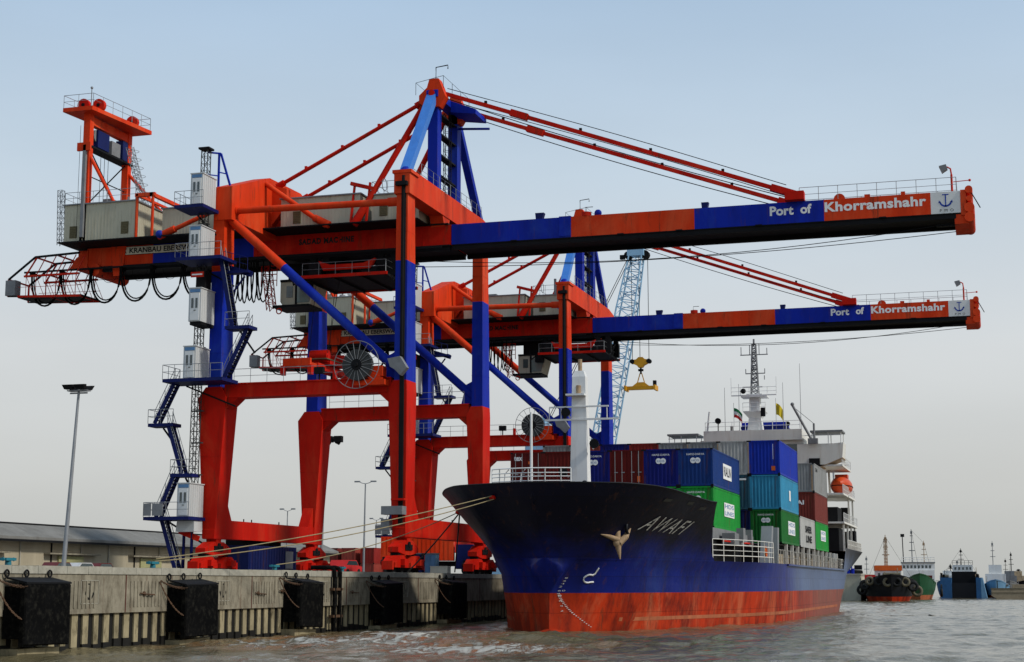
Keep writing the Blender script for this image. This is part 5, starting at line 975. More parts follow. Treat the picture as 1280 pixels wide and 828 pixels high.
# ---------------------------------------------------------------- containers
CW, CH, CL = 2.438, 2.62, 12.19
PROTO = {}
def container_proto(col, door=False, h=CH):
    key = (col, door, h)
    M = 'container_' + col; hw = CW / 2
    m = MB()
    # corrugated sides and end, trapezoid profile
    def corr(n, L_, to):
        p = [];
        for i in range(n):
            a = L_ * i / n; w_ = L_ / n
            p += [(a, 0), (a + w_ * .28, 0), (a + w_ * .5, .036), (a + w_ * .78, .036)]
        p.append((L_, 0)); return [to(u, d) for u, d in p]
    z0, z1 = .16, h - .1
    for sg in (1, -1):
        L_ = corr(34, CL - .3, lambda u, d: (sg * (hw - .02 - d), .15 + u))
        for a, b in zip(L_, L_[1:]): m.add([(a[0], a[1], z0), (b[0], b[1], z0), (b[0], b[1], z1), (a[0], a[1], z1)], [(0, 1, 2, 3)[::sg]])
    ends = (CL,) if door else (0, CL)
    for e in ends:
        sg = -1 if e == 0 else 1
        L_ = corr(8, CW - .24, lambda u, d: (-hw + .12 + u, e - sg * (.03 + d)))
        for a, b in zip(L_, L_[1:]): m.add([(a[0], a[1], z0), (b[0], b[1], z0), (b[0], b[1], z1), (a[0], a[1], z1)], [(0, 1, 2, 3)[::-sg]])
    m.add([(-hw + .02, .04, h - .04), (hw - .02, .04, h - .04), (hw - .02, CL - .04, h - .04), (-hw + .02, CL - .04, h - .04)], [(0, 1, 2, 3)])
    m.add([(-hw + .02, .04, .12), (hw - .02, .04, .12), (hw - .02, CL - .04, .12), (-hw + .02, CL - .04, .12)], [(3, 2, 1, 0)])
    f = MB()
    for x in (-hw, hw - .13):
        for y in (0, CL - .13): f.box(x, x + .13, y, y + .13, .12, h - .12)
    for x in (-hw + .002, hw - .082): f.box(x, x + .08, .13, CL - .13, 0.01, .16); f.box(x, x + .08, .13, CL - .13, h - .1, h - .01)
    for y in (.002, CL - .082): f.box(-hw + .13, hw - .13, y, y + .08, .01, .16); f.box(-hw + .13, hw - .13, y, y + .08, h - .12, h - .01)
    c = MB()
    for x in (-hw - .004, hw - .17):
        for y in (-.004, CL - .17):
            for z in (0, h - .12): c.box(x, x + .174, y, y + .174, z, z + .12)
    dm = None
    if door:
        dm = MB(); dm.box(-hw + .13, -.01, .03, .07, .16, h - .12); dm.box(.01, hw - .13, .03, .07, .16, h - .12)
        dr = MB()
        for x in (-.85, -.35, .35, .85): dr.tube((x, .0, .12), (x, .0, h - .1), .022, n=5); dr.box(x - .05, x + .2, -.01, .03, 1.0, 1.06)
    return m, f, c, dm, (dr if door else None), M
def container(col, lab, cat, x, y, z, door=False, h=CH, group=None, marks=None, on=None):
    key = (col, door, h)
    t = thing('shipping_container', lab, 'container', (x, y, z), group=group)
    if key not in PROTO:
        m, f, c, dm, dr, M = container_proto(col, door, h)
        a = [m.build('wall_panel', M, t), f.build('frame', M, t), c.build('corner_casting', 'dark_steel', t)]
        if door: d_ = dm.build('door', M, t); a.append(d_); l_ = dr.build('lock_rod', 'galvanised', d_)
        PROTO[key] = a
    else:
        for p in PROTO[key]: copy_tree(p, t)
    for fn in (marks or []): fn(t, h)
    return t
def plate(m, axis, a0, a1, z0, z1, off, k=0):
    if axis == 'f': m.box(a0, a1, -off - .012, -off, z0, z1, k)
    else: m.box(CW / 2 + off, CW / 2 + off + .012, a0, a1, z0, z1, k)
def text_on(m, s, axis, a0, z0, wd, ht, k=0, off=.03, bold=.02):
    if axis == 'f': put_text(m, s, (a0, -off, z0), (1, 0, 0), (0, 0, 1), wd, ht, k, bold)
    else: put_text(m, s, (CW / 2 + off, a0, z0), (0, 1, 0), (0, 0, 1), wd, ht, k, bold)
def mk_front(logo=True):
    def fn(t, h):
        m = MB(); text_on(m, 'HAFIZ-DARYA', 'f', -.62, h - .48, 1.25, .13, bold=.01, off=.01)
        m.build('lettering', 'white_letters', t)
        if logo:
            m = MB(); m.tube((-.16, -.012, h - .85), (-.16, -.002, h - .85), .2, n=16, sm=False); m.tube((.16, -.014, h - .85), (.16, -.003, h - .85), .2, n=16, sm=False); o1 = m.build('line_logo', 'white_letters', t)
            m = MB(); text_on(m, 'HDS', 'f', -.26, h - .92, .52, .14, off=.02, bold=0); m.build('lettering', 'panel_blue', o1)
    return fn
def mk_side(rows_, y0, y1, z0, z1, rot=False, ink='panel_blue'):
    def fn(t, h):
        m = MB(); plate(m, 's', y0, y1, z0, z1, .002); b = m.build('line_sign', 'white_letters', t)
        n = len(rows_); hh = (z1 - z0) / n
        for i, r in enumerate(rows_): 
            m = MB(); text_on(m, r, 's', y0 + .25, z1 - (i + 1) * hh + hh * .2, y1 - y0 - .5, hh * .62, off=.018, bold=.02); m.build('lettering', ink, b)
    return fn
def mk_plain(s, axis, a0, z0, wd, ht, mat):
    def fn(t, h): m = MB(); text_on(m, s, axis, a0, z0, wd, ht, off=.012 if axis == 'f' else .012, bold=.03); m.build('lettering', mat, t)
    return fn
def mk_block(axis, a0, a1, z0, z1, mat, nm='placard'):
    def fn(t, h): m = MB(); plate(m, axis, a0, a1, z0, z1, .004); m.build(nm, mat, t)
    return fn
X0 = SO.x; Y1_, Y2_, Y3_, Y4_ = SO.y + 16.4, SO.y + 33.9, SO.y + 46.8, SO.y + 59.5
G1 = 'containers stacked on the ship deck'
cx = lambda i, n: X0 + (i - (n - 1) / 2) * 2.44
ws = mk_side(['HDS', 'LINES'], 4.6, 9.2, .95, 1.95)
top1 = [('maroon', 'maroon container lettered tex, leftmost of the front row behind the bow railing', True, [mk_plain('tex', 'f', -.95, 2.0, .62, .34, 'white_letters'), mk_block('f', .1, .45, 1.75, 1.95, 'orange_signal')]),
        ('maroon', 'plain maroon container between the tex one and the white foremast', False, []),
        ('blue', 'blue container with white logo just right of the white foremast', False, [mk_front()]),
        ('maroon', 'plain maroon container between two blue ones in the front row', True, [mk_block('f', .75, .95, .35, .75, 'orange_signal'), mk_block('f', .82, .85, 1.0, 2.3, 'galvanised', 'label_strip')]),
        ('blue', 'blue container with white logo, second from the right in the front row', False, [mk_front()]),
        ('steel_blue', 'blue container with white side sign on top of the bright green bow one', False, [mk_front(), mk_side(['RIALIN'], 4.4, 8.2, .75, 1.85, ink='dark_steel')])]
for i, (c, lab, dr, mk) in enumerate(top1): container(c, lab, 'container', cx(i, 6), Y1_, 9.72, dr, 2.62, G1, mk)
low1 = [('brown', 'brown container hidden under the tex container behind the bow'), ('brown', 'brown container hidden under the plain maroon one left of the foremast'), ('blue', 'blue container hidden under the logo one behind the foremast'),
        ('green', 'green container under the plain maroon one, mostly hidden by the bow'), ('green', 'green container with small white lettering showing just above the bow edge'), ('green', 'bright green container with white sign box, at the right corner of the bow')]
for i, (c, lab) in enumerate(low1): container(c, lab, 'container', cx(i, 6), Y1_, 6.83, False, 2.87, G1, [mk_front()] + ([ws] if i == 5 else []) if i > 2 else [])
rows2 = {2: [('grey', 'grey container top on the second row left of the foremast'), ('rust', 'red container top row with pale lettering just right of the foremast'), ('blue', 'blue container in second row showing only its top edge'), ('red', 'red container in second row showing only its top edge'),
             ('grey', 'grey container top right of the red one in the second row'), ('grey', 'middle grey container of three in the second row top tier'), ('pale_grey', 'grey container beside the bright blue one in the second row top tier'), ('bright_blue', 'bright blue container topmost on the right of the second row')],
         1: [('grey', 'grey container hidden in the middle tier at the left of the second row'), ('brown', 'brown container hidden in the middle tier behind the foremast'), ('blue', 'blue container hidden in the middle tier behind the blue front container'), ('red', 'red container hidden in the middle tier behind the maroon front container'),
             ('grey', 'grey container hidden in the middle tier behind the second blue front container'), ('teal', 'dark teal container hidden behind the rightmost blue front container'), ('teal', 'dark teal container beside the sky blue one in the second row'), ('sky', 'sky blue container in the middle of the right stack, white mark on its side')],
         0: [('brown', 'brown container hidden at the bottom left of the second row'), ('brown', 'brown container hidden at the bottom behind the foremast'), ('blue', 'blue container hidden at the bottom behind the front row'), ('red', 'red container hidden at the bottom behind the front row'),
             ('grey', 'grey container hidden at the bottom behind the green front ones'), ('navy', 'dark blue container hidden at the bottom behind the bright green one'), ('navy', 'dark blue container right of the bright green bow one, bottom tier'), ('dark_green', 'dark green container with white logo at the bottom of the right stack')]}
for tier, z, h in ((0, 6.17, 2.66), (1, 8.85, 2.72), (2, 11.6, 2.72)):
    for i, (c, lab) in enumerate(rows2[tier]):
        mk = []
        if i == 7: mk = [[mk_front(), mk_side(['HDS', 'LINES'], 4.4, 9.0, .8, 1.9)], [mk_block('s', 5.6, 6.5, .9, 1.75, 'white_letters', 'line_sign')], [mk_block('f', .55, .85, .3, .65, 'orange_signal'), mk_block('f', .68, .71, 1.2, 2.4, 'white_letters', 'label_strip')]][tier]
        if tier == 2 and i == 1: mk = [mk_plain('HAPAG-L', 'f', -.8, h - .55, 1.5, .2, 'orange_signal')] if 0 else []
        if tier == 1 and i == 6: mk = [mk_block('f', -.95, .95, h - .4, h - .25, 'white_letters', 'label_strip')]
        if tier == 2 and i in (4, 5, 6): mk = [mk_block('f', 1.12, 1.2, .1, 2.5, 'rusty_iron', 'rust_streak')]
        container(c, lab, 'container', cx(i, 8), Y2_, z, False, h, G1, mk)
container('pale_grey', 'pale grey container with black lettering on its side, between two green ones', 'container', cx(7, 8), Y3_, 6.17, False, 2.66, G1, [mk_plain('SAFER', 's', 4.0, 1.35, 5.2, .62, 'dark_steel'), mk_plain('LINE', 's', 4.6, .5, 4.6, .62, 'dark_steel')])
container('green', 'bright green container with white sign, aft bottom of the right side stack', 'container', cx(7, 8), Y4_, 6.17, False, 2.66, G1, [ws])
container('brown', 'maroon container lettered CAI under the aft grey one', 'container', cx(7, 8), Y4_, 8.85, False, 2.72, G1, [mk_plain('CAI', 'f', -1.0, 1.55, 1.2, .42, 'white_letters')])
container('grey', 'grey container topmost at the aft end of the right side stack', 'container', cx(7, 8), Y4_, 11.6, False, 2.72, G1, [mk_block('f', .95, 1.08, .1, 2.5, 'rusty_iron', 'rust_streak'), mk_plain('CAI', 's', 1.2, 2.0, 1.8, .35, 'dark_steel')])
#PART4
# ---------------------------------------------------------------- the yard behind the quay
t = thing('warehouse', 'long pale concrete warehouse with grey sheet roof behind the quay', 'warehouse', (-108, 185, QZ - .02)); o = (-108, 185, QZ - .02)
m = MB(); ya, yb = 118, 238
m.box(-116, -101.2, ya, yb, QZ - .02, 7.55)
m.build('wall', 'warehouse_wall', t, o)
m = MB(); m.prism([(-100.2, 7.55), (-100.0, 7.75), (-100.0, 8.05), (-103.5, 9.55), (-116.6, 9.7), (-116.6, 7.55)], 'y', ya - .8, yb + .8)
rf = m.build('roof', 'roof_sheet', t, o)
m = MB(); m.box(-99.99, -99.85, ya - .8, yb + .8, 7.5, 7.72); m.build('gutter', 'dark_steel', rf, o)
m = MB(); m.box(-103.7, -103.45, ya - .8, yb + .8, 9.5, 9.72); m.build('ridge_strip', 'dark_steel', rf, o)
for i, y in enumerate(np.arange(ya + 4, yb - 3, 6.1)):
    m = MB(); m.box(-101.2, -101.05, y - .05, y + .08, QZ - .02, 7.5); m.build('panel_joint', 'dark_steel' if i % 3 == 0 else 'coping', t, o)
for i, y in enumerate(np.arange(ya + 8, yb - 8, 18.3)):
    m = MB(); m.box(-101.19, -101.0, y - 2.6, y + 2.6, QZ - .02, 6.1); d = m.build('loading_door', 'warehouse_door', t, o)
    m = MB(); m.box(-101.19, -100.4, y - 5.4, y + 5.4, 6.25, 6.42); m.build('canopy', 'concrete', t, o)
def pole(lab, x, y, h, lean, style, g='yard floodlight poles'):
    t = thing('light_pole', lab, 'light pole', (x, y, QZ - .02), group=g); top = Vector((0, lean, h))
    m = MB(); m.tube((0, 0, 0), top, .17 * h / 13, .09 * h / 13, n=8); m.build('mast', 'galvanised', t)
    r_ = h / 13
    if style == 4:
        m = MB(); m.tube(top + Vector((-.7, 0, -.25)), top + Vector((.7, 0, -.25)), .06, n=5); m.box(top.x - .8, top.x + .8, top.y - .3, top.y + .3, h - .12, h - .05); m.build('crossarm', 'galvanised', t)
        for sx in (-.55, .4):
            for sy in (-.35, .35): m = MB(); m.loft([[(sx - .33, top.y + sy - .2, h), (sx + .33, top.y + sy - .2, h), (sx + .33, top.y + sy + .2, h), (sx - .33, top.y + sy + .2, h)], [(sx - .4, top.y + sy * 1.6 - .2, h + .3), (sx + .4, top.y + sy * 1.6 - .2, h + .3), (sx + .4, top.y + sy * 1.6 + .2, h + .34), (sx - .4, top.y + sy * 1.6 + .2, h + .34)]]); m.build('lamp_head', 'dark_steel', t)
    elif style == 2:
        for sx in (.05, 1.05): m = MB(); m.box(sx - .1, sx + .65, top.y - .3, top.y + .3, h - .1, h + .5); m.tube((sx, top.y, h), (sx + .4, top.y, h - .2), .2, n=8); m.build('lamp_head', 'dark_steel', t)
    else:
        for sg in (-1, 1):
            m = MB(); m.path([top, top + Vector((sg * .5 * r_, 0, .1)), top + Vector((sg * 1.0 * r_, 0, .3))], .05 * r_, n=5); m.box(top.x + sg * 1.2 * r_ - .4 * r_, top.x + sg * 1.2 * r_ + .4 * r_, top.y - .15, top.y + .15, h + .22, h + .42); m.build('lamp_arm', 'galvanised', t)
pole('tall leaning light pole in front of the warehouse at the left', -62, 98.8, 12.95, 1.05, 4)
pole('grey light pole just right of the nearer crane far land leg', -62, 143.6, 13.0, .75, 2)
pole('twin arm light pole standing alone between the crane portal legs', -85, 212.0, 13.3, .3, 1)
pole('faint distant twin arm light pole right of the taller twin arm one', -100, 254.9, 9.9, .1, 1)
pole('small distant twin arm light pole seen through the front portal opening', -100, 218.9, 9.9, .1, 1)
def car(lab, col, x, y, van=False):
    t = thing('car', lab, 'car', (x, y, QZ - .02), group='cars parked by the warehouse')
    L_, h = 4.4, 1.45
    m = MB(); m.prism([(-2.2, .35), (2.2, .35), (2.2, .85), (1.4, .95), (.8, h), (-1.2, h), (-1.8, .98), (-2.2, .9)], 'x', -.85, .85); m.build('body', col, t)
    m = MB(); m.prism([(1.25, .98), (.75, h - .08), (-1.1, h - .08), (-1.6, 1.0)], 'x', -.86, .86); m.build('window', 'glass', t)
    for yy in (-1.35, 1.35):
        for xx in (-.8, .8): m = MB(); m.tube((xx - .1, yy, .33), (xx + .1, yy, .33), .33, n=12); m.build('wheel', 'tyre', t)
car('dark red car left of the tall leaning light pole', 'maroon_car', -92, 145.6); car('silver car right of the tall leaning light pole', 'silver_car', -92, 149.9); car('maroon car beside the silver car by the warehouse', 'maroon_car', -92, 153.8); car('bright red car beside the teal bollard right of the crane', 'flag_red', -58, 140)
yr = 'containers in the far yard'
for i, (c, lab, x, y, z) in enumerate((('rust', 'lower rust red container at the left of the far yard stack', -107, 252, 0), ('brown', 'upper brown container at the left of the far yard stack', -107, 252, 2.62), ('brown', 'lower brown container in the middle of the far yard stack', -103.8, 252, 0), ('rust', 'upper rust red container in the middle of the far yard stack', -103.8, 252, 2.62),
        ('rust', 'lower rust container right of the far yard stack behind cream one', -100.4, 252, 0), ('red', 'upper red container at the right of the far yard stack', -100.4, 252, 2.62), ('teal', 'teal container on the right end of the far yard stack', -96.5, 256, 2.62), ('pale_grey', 'cream container on the ground right of the far yard stack', -95.2, 250, 0), ('teal', 'teal container underneath the teal one in the far yard', -96.5, 256, 0))):
    tt = container(c, lab, 'container', x, y, QZ - .02 + z, False, CH, yr)
# generator container and trailer between the crane legs
t = thing('generator', 'dark blue generator container between the land legs of the nearer crane', 'generator', (-57, 118.5, QZ - .02))
m = MB(); m.box(-1.3, 1.3, -3.6, 5.4, .1, 2.25)
for y in np.arange(-3.3, 5.3, .5): m.box(1.3, 1.33, y - .1, y + .1, .2, 2.15)
b = m.build('enclosure', 'container_navy', t)
m = MB(); m.box(1.335, 1.37, 3.2, 4.6, .5, 1.9); m.build('grille', 'grey_steel', b)
for y in (-2.4, .1, 2.4): m = MB(); m.box(-.9, .9, y - .8, y + .8, 2.26, 2.75); m.tube((.5, y, 2.7), (.5, y, 3.2), .12, n=6); m.build('exhaust_unit', 'dark_steel', t)
m = MB(); m.box(-1.2, 1.2, -3.5, 5.3, 0, .1); m.build('skid', 'dark_steel', t)
t = thing('truck', 'flatbed truck with orange box body between the water legs of the crane', 'truck', (-50.5, 139, QZ - .02), R(-74))
m = MB(); m.box(-1.25, 1.25, -3.2, 3.4, 1.35, 3.5)
for y in np.arange(-3.0, 3.4, .4): m.box(-1.28, -1.25, y - .06, y + .06, 1.4, 3.45); m.box(1.25, 1.28, y - .06, y + .06, 1.4, 3.45)
m.build('box_body', 'orange_paint', t)
m = MB(); m.prism([(3.6, .6), (5.6, .6), (5.6, 1.6), (5.2, 2.8), (3.6, 2.8)], 'x', -1.2, 1.2); c_ = m.build('cab', 'dark_blue_paint', t)
m = MB(); m.prism([(5.62, 1.65), (5.25, 2.65), (5.2, 2.65), (5.57, 1.65)], 'x', -1.0, 1.0); m.build('windscreen', 'glass', c_)
m = MB(); m.box(-.5, .5, -3.2, 5.4, .85, 1.3); m.build('chassis', 'dark_steel', t)
for y in (-2.4, -1.2, 4.6):
    for x in (-1.05, 1.05): m = MB(); m.tube((x - .15, y, .5), (x + .15, y, .5), .5, n=14); m.build('wheel', 'tyre', t)
for k_, (lab, x, col) in enumerate((('dark blue cabinet under the orange truck body at the crane leg', -43.2, 'dark_blue_paint'), ('pale blue cabinet between the dark cabinet and the red wheels', -42.1, 'boat_light_blue'))):
    t = thing('electrical_cabinet', lab, 'cabinet', (x, 119 + k_ * .3, QZ - .02)); m = MB(); m.box(-.45, .45, -.4, .4, .1, 1.55); m.build('housing', col, t)
    m = MB(); m.box(-.38, -.02, -.44, -.405, .2, 1.45); m.box(.02, .38, -.44, -.405, .2, 1.45); m.build('door', 'panel_blue' if k_ else col, t)
    m = MB(); m.box(-.5, .5, -.45, .45, 1.552, 1.64); m.build('hood', 'grey_steel', t); m = MB(); m.box(-.48, .48, -.42, .42, 0, .098); m.build('plinth', 'concrete', t)
t = tag(MB().box(-.7, .7, -.4, .4, 0, .55).box(-.72, .72, -.42, .42, .552, .62).build('concrete_block', 'pale_sign', loc=(-41.0, 118.2, QZ - .02)), 'small pale concrete block beside the pale blue cabinet', 'block')

# mooring lines
def rope(lab, a, b, sag, r, mat='rope_fibre'):
    a = Vector(a); b = Vector(b); pts = []
    for i in range(29):
        u = i / 28; p = a.lerp(b, u); p.z -= sag * 4 * u * (1 - u); pts.append(p)
    m = MB(); m.path([p - a for p in pts], r, n=6); tag(m.build('mooring_rope', mat, loc=a), lab, 'rope', 'mooring ropes of the ship')
h1 = SO + Vector((-half(8.05, -2.9), -2.98, 8.05)); h2 = SO + Vector((-half(7.6, 5.6) , 5.5, 7.6))
b1 = Vector((-39.95, 71.9, 4.1)); b2 = Vector((-40.15, 86.5, 4.1))
rope('upper of two long tan ropes from the cyan bollard to the bow', b1 + Vector((0, .1, .12)), h1 + Vector((0, -.05, .1)), .3, .03)
rope('lower of two long tan ropes from the cyan bollard to the bow', b1, h1 + Vector((.1, -.1, -.1)), .5, .03)
rope('single tan rope from the second cyan bollard to the lower hawse', b2, h2, .5, .03)
rope('black line dropping steeply left from the lower hawse to the quay', h2 + Vector((0, 0, -.15)), (-39.6, 107.0, 3.78), .12, .05, 'dark_rope')
rope('black line dropping steeply right from the lower hawse to the quay', h2 + Vector((.1, 0, -.15)), (-39.6, 117.5, 3.9), .12, .05, 'dark_rope')

# pale blue lattice jib crane far behind, with its yellow spreader
t = thing('harbour_crane', 'pale blue lattice boom crane standing far behind the second quay crane', 'crane', (-62, 221, QZ - .02)); o = (-62, 221, QZ - .02)
ft = Vector((-54.6, 221, 11.0)); tp = Vector((-47.2, 221, 49.6))
m = MB(); m.lattice(ft, ft.lerp(tp, .12), .8, 2, .13, .07, w2=2.9); m.lattice(ft.lerp(tp, .12), ft.lerp(tp, .8), 2.9, 19, .13, .06, w2=2.6); m.lattice(ft.lerp(tp, .8), tp, 2.6, 7, .12, .06, w2=1.8); jb = m.build('boom', 'lattice_blue', t, o)
m = MB(); m.box(-48.4, -46.0, 220, 222, 49.4, 50.4, 0); m.tube((-45.9, 220.5, 49.6), (-45.9, 221.5, 49.6), .6, n=12, m=1); m.tube((-48.4, 220.4, 49.6), (-48.4, 221.6, 49.6), .55, n=12, m=1); m.box(-47.4, -46.9, 220.6, 221.4, 50.4, 51.4, 2); m.build('boom_head', ['lattice_blue', 'dark_steel', 'orange_paint'], jb, o)
m = MB(); m.box(-49.6, -48.9, 220.6, 221.2, 49.1, 49.7); m.build('floodlight', 'dark_steel', jb, o)
m = MB(); m.tube((-48.2, 220.5, 49.5), (-60.5, 220.5, 26), .05, n=4); m.tube((-48.2, 221.5, 49.5), (-60.5, 221.5, 26), .05, n=4); m.build('luffing_rope', 'dark_steel', t, o)
m = MB(); 
for x in (-48.0, -46.9, -45.6): m.tube((x, 221, 49.4), (x, 221, 34.4), .045, n=4)
m.build('hoist_rope', 'dark_steel', t, o)
m = MB(); m.box(-68, -56, 217, 225, QZ + .3, QZ + 1.6); m.box(-63.5, -60.5, 219.5, 222.5, QZ + 1.6, 26.5); m.build('tower', 'lattice_blue', t, o)
m = MB(); m.box(-66, -54.4, 219, 223, 9.2, 12.0); m.build('slewing_house', 'lattice_blue', t, o)
for y in (217.8, 224.2):
    for x in (-67, -64, -60, -57): m = MB(); m.tube((x, y - .4, QZ + .6), (x, y + .4, QZ + .6), .62, n=14); m.build('wheel', 'tyre', t, o)
t = thing('spreader', 'yellow container spreader hanging from the pale blue lattice crane', 'spreader', (-46.8, 221, 29.9))
m = MB(); m.box(-2.0, 2.0, -.35, .35, .25, .75, 0); m.loft([[(-1.2, -.3, .75), (1.2, -.3, .75), (1.2, .3, .75), (-1.2, .3, .75)], [(-.5, -.25, 1.3), (.5, -.25, 1.3), (.5, .25, 1.3), (-.5, .25, 1.3)]], 0); m.build('main_frame', 'yellow_paint', t)
for s in (-1, 1): m = MB(); m.box(s * 2.0, s * 2.25, -1.1, 1.1, .1, .8); m.build('end_beam', 'yellow_paint', t)
m = MB(); m.box(1.75, 2.2, -.25, .25, .8, 1.5); m.build('motor', 'dark_steel', t)
for s in (-1, 1): m = MB(); m.bar((s * .5, 0, 1.3), (s * .12, 0, 2.6), .12); m.build('link', 'yellow_paint', t)
m = MB(); m.tube((0, 0, 2.5), (0, 0, 3.6), .14, n=8); m.box(-.35, .35, -.2, .2, 2.9, 3.2); m.build('swivel', 'dark_steel', t)
m = MB(); m.prism([(-1.3, 4.5), (-1.3, 4.1), (-.5, 3.7), (-.3, 3.4), (.3, 3.4), (.5, 3.7), (1.3, 4.1), (1.3, 4.5), (.6, 4.6), (.3, 4.9), (-.3, 4.9), (-.6, 4.6)], 'y', -.3, .3); m.build('hook_block', 'yellow_paint', t)
for s in (-1, 1): m = MB(); m.tube((s * 1.2, -.36, 4.3), (s * 1.2, .36, 4.3), .34, n=10); m.build('sheave', 'dark_steel', t)

# ---------------------------------------------------------------- far end: jetty, boats
t = thing('jetty', 'pale stone jetty block just right of the ship stern', 'jetty', (-32, 300, 0)); o = (-32, 300, 0)
m = MB(); m.box(-80, -22.3, 286, 330, -1, 4.4); m.build('stone_block', 'jetty_stone', t, o); m = MB(); m.box(-80, -22.2, 285.9, 330, 4.4, 4.75); m.build('coping', 'coping', t, o)
t = thing('blue_drums', 'stack of bright blue drums on the jetty end by the ship stern', 'drums', (-24.0, 287, 4.75)); t.name = 'drum_stack'
for i, (x, z) in enumerate(((-.35, 0), (.35, 0), (0, .92))): m = MB(); m.tube((x, 0, z), (x, 0, z + .9), .31, n=12); m.build('drum', 'blue_paint', t)
t = thing('pipe_pile', 'dark pile of pipes and gear along the jetty top', 'pipes', (-21.0, 290, 4.75)); 
m = MB()
for i in range(7): m.tube((-1.6, -.6 + i * .5, .25 + .22 * (i % 2)), (-.4, 8 + i * .5, .25 + .22 * (i % 2)), .22, n=8)
m.build('pipe', 'black_rubber', t)
m = MB(); m.box(-1.0, .3, 2, 3, .7, 1.5); m.build('gear_box', 'dark_steel', t)
t.location = (-22.6, 288, 4.75)
t = thing('light_pole', 'thin dark lamp pole rising between the tug and the green vessel', 'light pole', (-24.5, 322, 4.7)); t.location = (-17.6, 340, 0)
m = MB(); m.tube((0, 0, -1), (-.2, 0, 12.6), .14, .1, n=6); m.build('mast', 'dark_steel', t); m = MB(); m.box(-.55, .2, -.3, .3, 12.5, 13.1); m.build('lamp_head', 'dark_steel', t)

def vessel_hull(m, L_, bw, zt, bow_z, rake=2.0, k=(0, 1), red=.8, full=.55):
    n = [0, .04, .1, .2, .35, .6, 1]; rows = []
    for f, zz in ((.55, -.8), (.7, 0), (.8, red), (.92, zt * .6), (1, None)):
        r = []
        for u in n:
            z = zz if zz is not None else zt + (bow_z - zt) * max(0, 1 - u / .35) ** 1.5
            wv = bw / 2 * f * min(1, (u / full) ** .5 if u < full else 1); r.append((wv, u * L_ - (rake * max(z, 0) / bow_z) * (1 - u), z))
        rows.append(r)
    for sg in (1, -1):
        v = [(sg * a, b, c) for r in rows for a, b, c in r]; N = len(n)
        for q_ in range(len(rows) - 1): m.add(v, [((q_ * N + i, q_ * N + i + 1, (q_ + 1) * N + i + 1, (q_ + 1) * N + i)[::sg]) for i in range(N - 1)], k[1] if q_ < 2 else k[0], True)
    tr = [r[-1] for r in rows]; m.add(tr + [(-a, b, c) for a, b, c in tr[::-1]], [tuple(range(2 * len(tr)))], k[0])
    d = [(a, b, c - .25) for a, b, c in rows[-1]]; N = len(d); m.add(d + [(-a, b, c) for a, b, c in d], [(i, i + 1, N + i + 1, N + i) for i in range(N - 1)], 2)
def clutter(t, x0, x1, y0, y1, z, n, seed):
    rg_ = random.Random(seed)
    for i in range(n):
        x, y, h = rg_.uniform(x0, x1), rg_.uniform(y0, y1), rg_.uniform(.4, 1.3); m = MB(); k = rg_.random()
        if k < .4: m.box(x - .3, x + .3, y - .4, y + .4, z, z + h)
        elif k < .7: m.tube((x, y, z), (x + rg_.uniform(-.2, .2), y, z + h * 2.2), .06, n=5)
        else: m.tube((x - .4, y, z + .35), (x + .4, y, z + .35), .35, n=10)
        m.build('deck_gear', rg_.choice(['dark_steel', 'grey_steel', 'rusty_iron', 'tan_wood', 'maroon_car', 'white_paint']), t)
def mast(m, x, y, z0, z1, r=.09):
    m.tube((x, y, z0), (x, y, z1), r, r * .6, n=6)
    for f in (.35, .6, .8): m.tube((x - .7 * (1.2 - f), y, z0 + (z1 - z0) * f), (x + .7 * (1.2 - f), y, z0 + (z1 - z0) * f), r * .6, n=4)
    m.box(x - .2, x + .2, y - .2, y + .2, z1 - .9, z1 - .4)
def windows(t, par, xs, y, z, h=.55, w_=.4):
    for x in xs: m = MB(); m.box(x - w_ / 2, x + w_ / 2, y - .03, y, z, z + h); m.build('window', 'glass', par)
t = thing('tugboat', 'black tug with orange wheelhouse top and tyres hung round its bow', 'tug', (-16.4, 274, 0), R(6))
m = MB(); vessel_hull(m, 24, 9.2, 3.4, 4.6, 1.5, red=.9, full=.28); m.build('hull', ['hull_black', 'hull_red', 'deck_paint'], t)
m = MB(); m.box(-2.1, 2.1, 8, 15, 3.1, 5.2); wh = m.build('wheelhouse', 'white_paint', t)
m = MB(); m.box(-2.25, 2.25, 7.8, 14, 5.22, 6.1); m.build('wheelhouse_top', 'orange_signal', wh)
windows(t, wh, (-1.6, -.8, 0, .8, 1.6), 7.99, 4.25)
m = MB(); mast(m, -.3, 9.5, 6.1, 11.3, .12); m.lattice((-.3, 9.7, 6.1), (-.3, 9.7, 10.6), .5, 8, .05); m.build('mast', 'rusty_iron', t)
m = MB(); m.box(-4.0, -2.3, 6, 9, 3.2, 4.5); m.build('deck_gear', 'flag_red', t)
for i, (x, y, z, r, mt_) in enumerate(((-3.4, 1.4, 3.5, .75, 'old_rope_tyre'), (-2.0, .4, 3.4, .8, 'tyre'), (-.6, -.45, 3.3, .8, 'old_rope_tyre'), (.9, -.4, 3.3, .8, 'tyre'), (2.3, .5, 3.3, .8, 'old_rope_tyre'), (3.6, 1.9, 2.6, .9, 'tyre'), (4.3, 3.2, 1.8, .95, 'old_rope_tyre'), (-4.2, 2.8, 2.8, .9, 'tyre'), (-4.6, 4.5, 2.0, .9, 'tyre'))):
    m = MB(); m.ring((x, y - .2, z), r * .72, r * .3, 'y', n=16, k=7); m.build('tyre_fender', mt_, t)
m = MB(); m.tube((-1.2, .6, 4.5), (1.6, .6, 4.5), .35, n=8); m.build('bow_pad', 'old_rope_tyre', t)
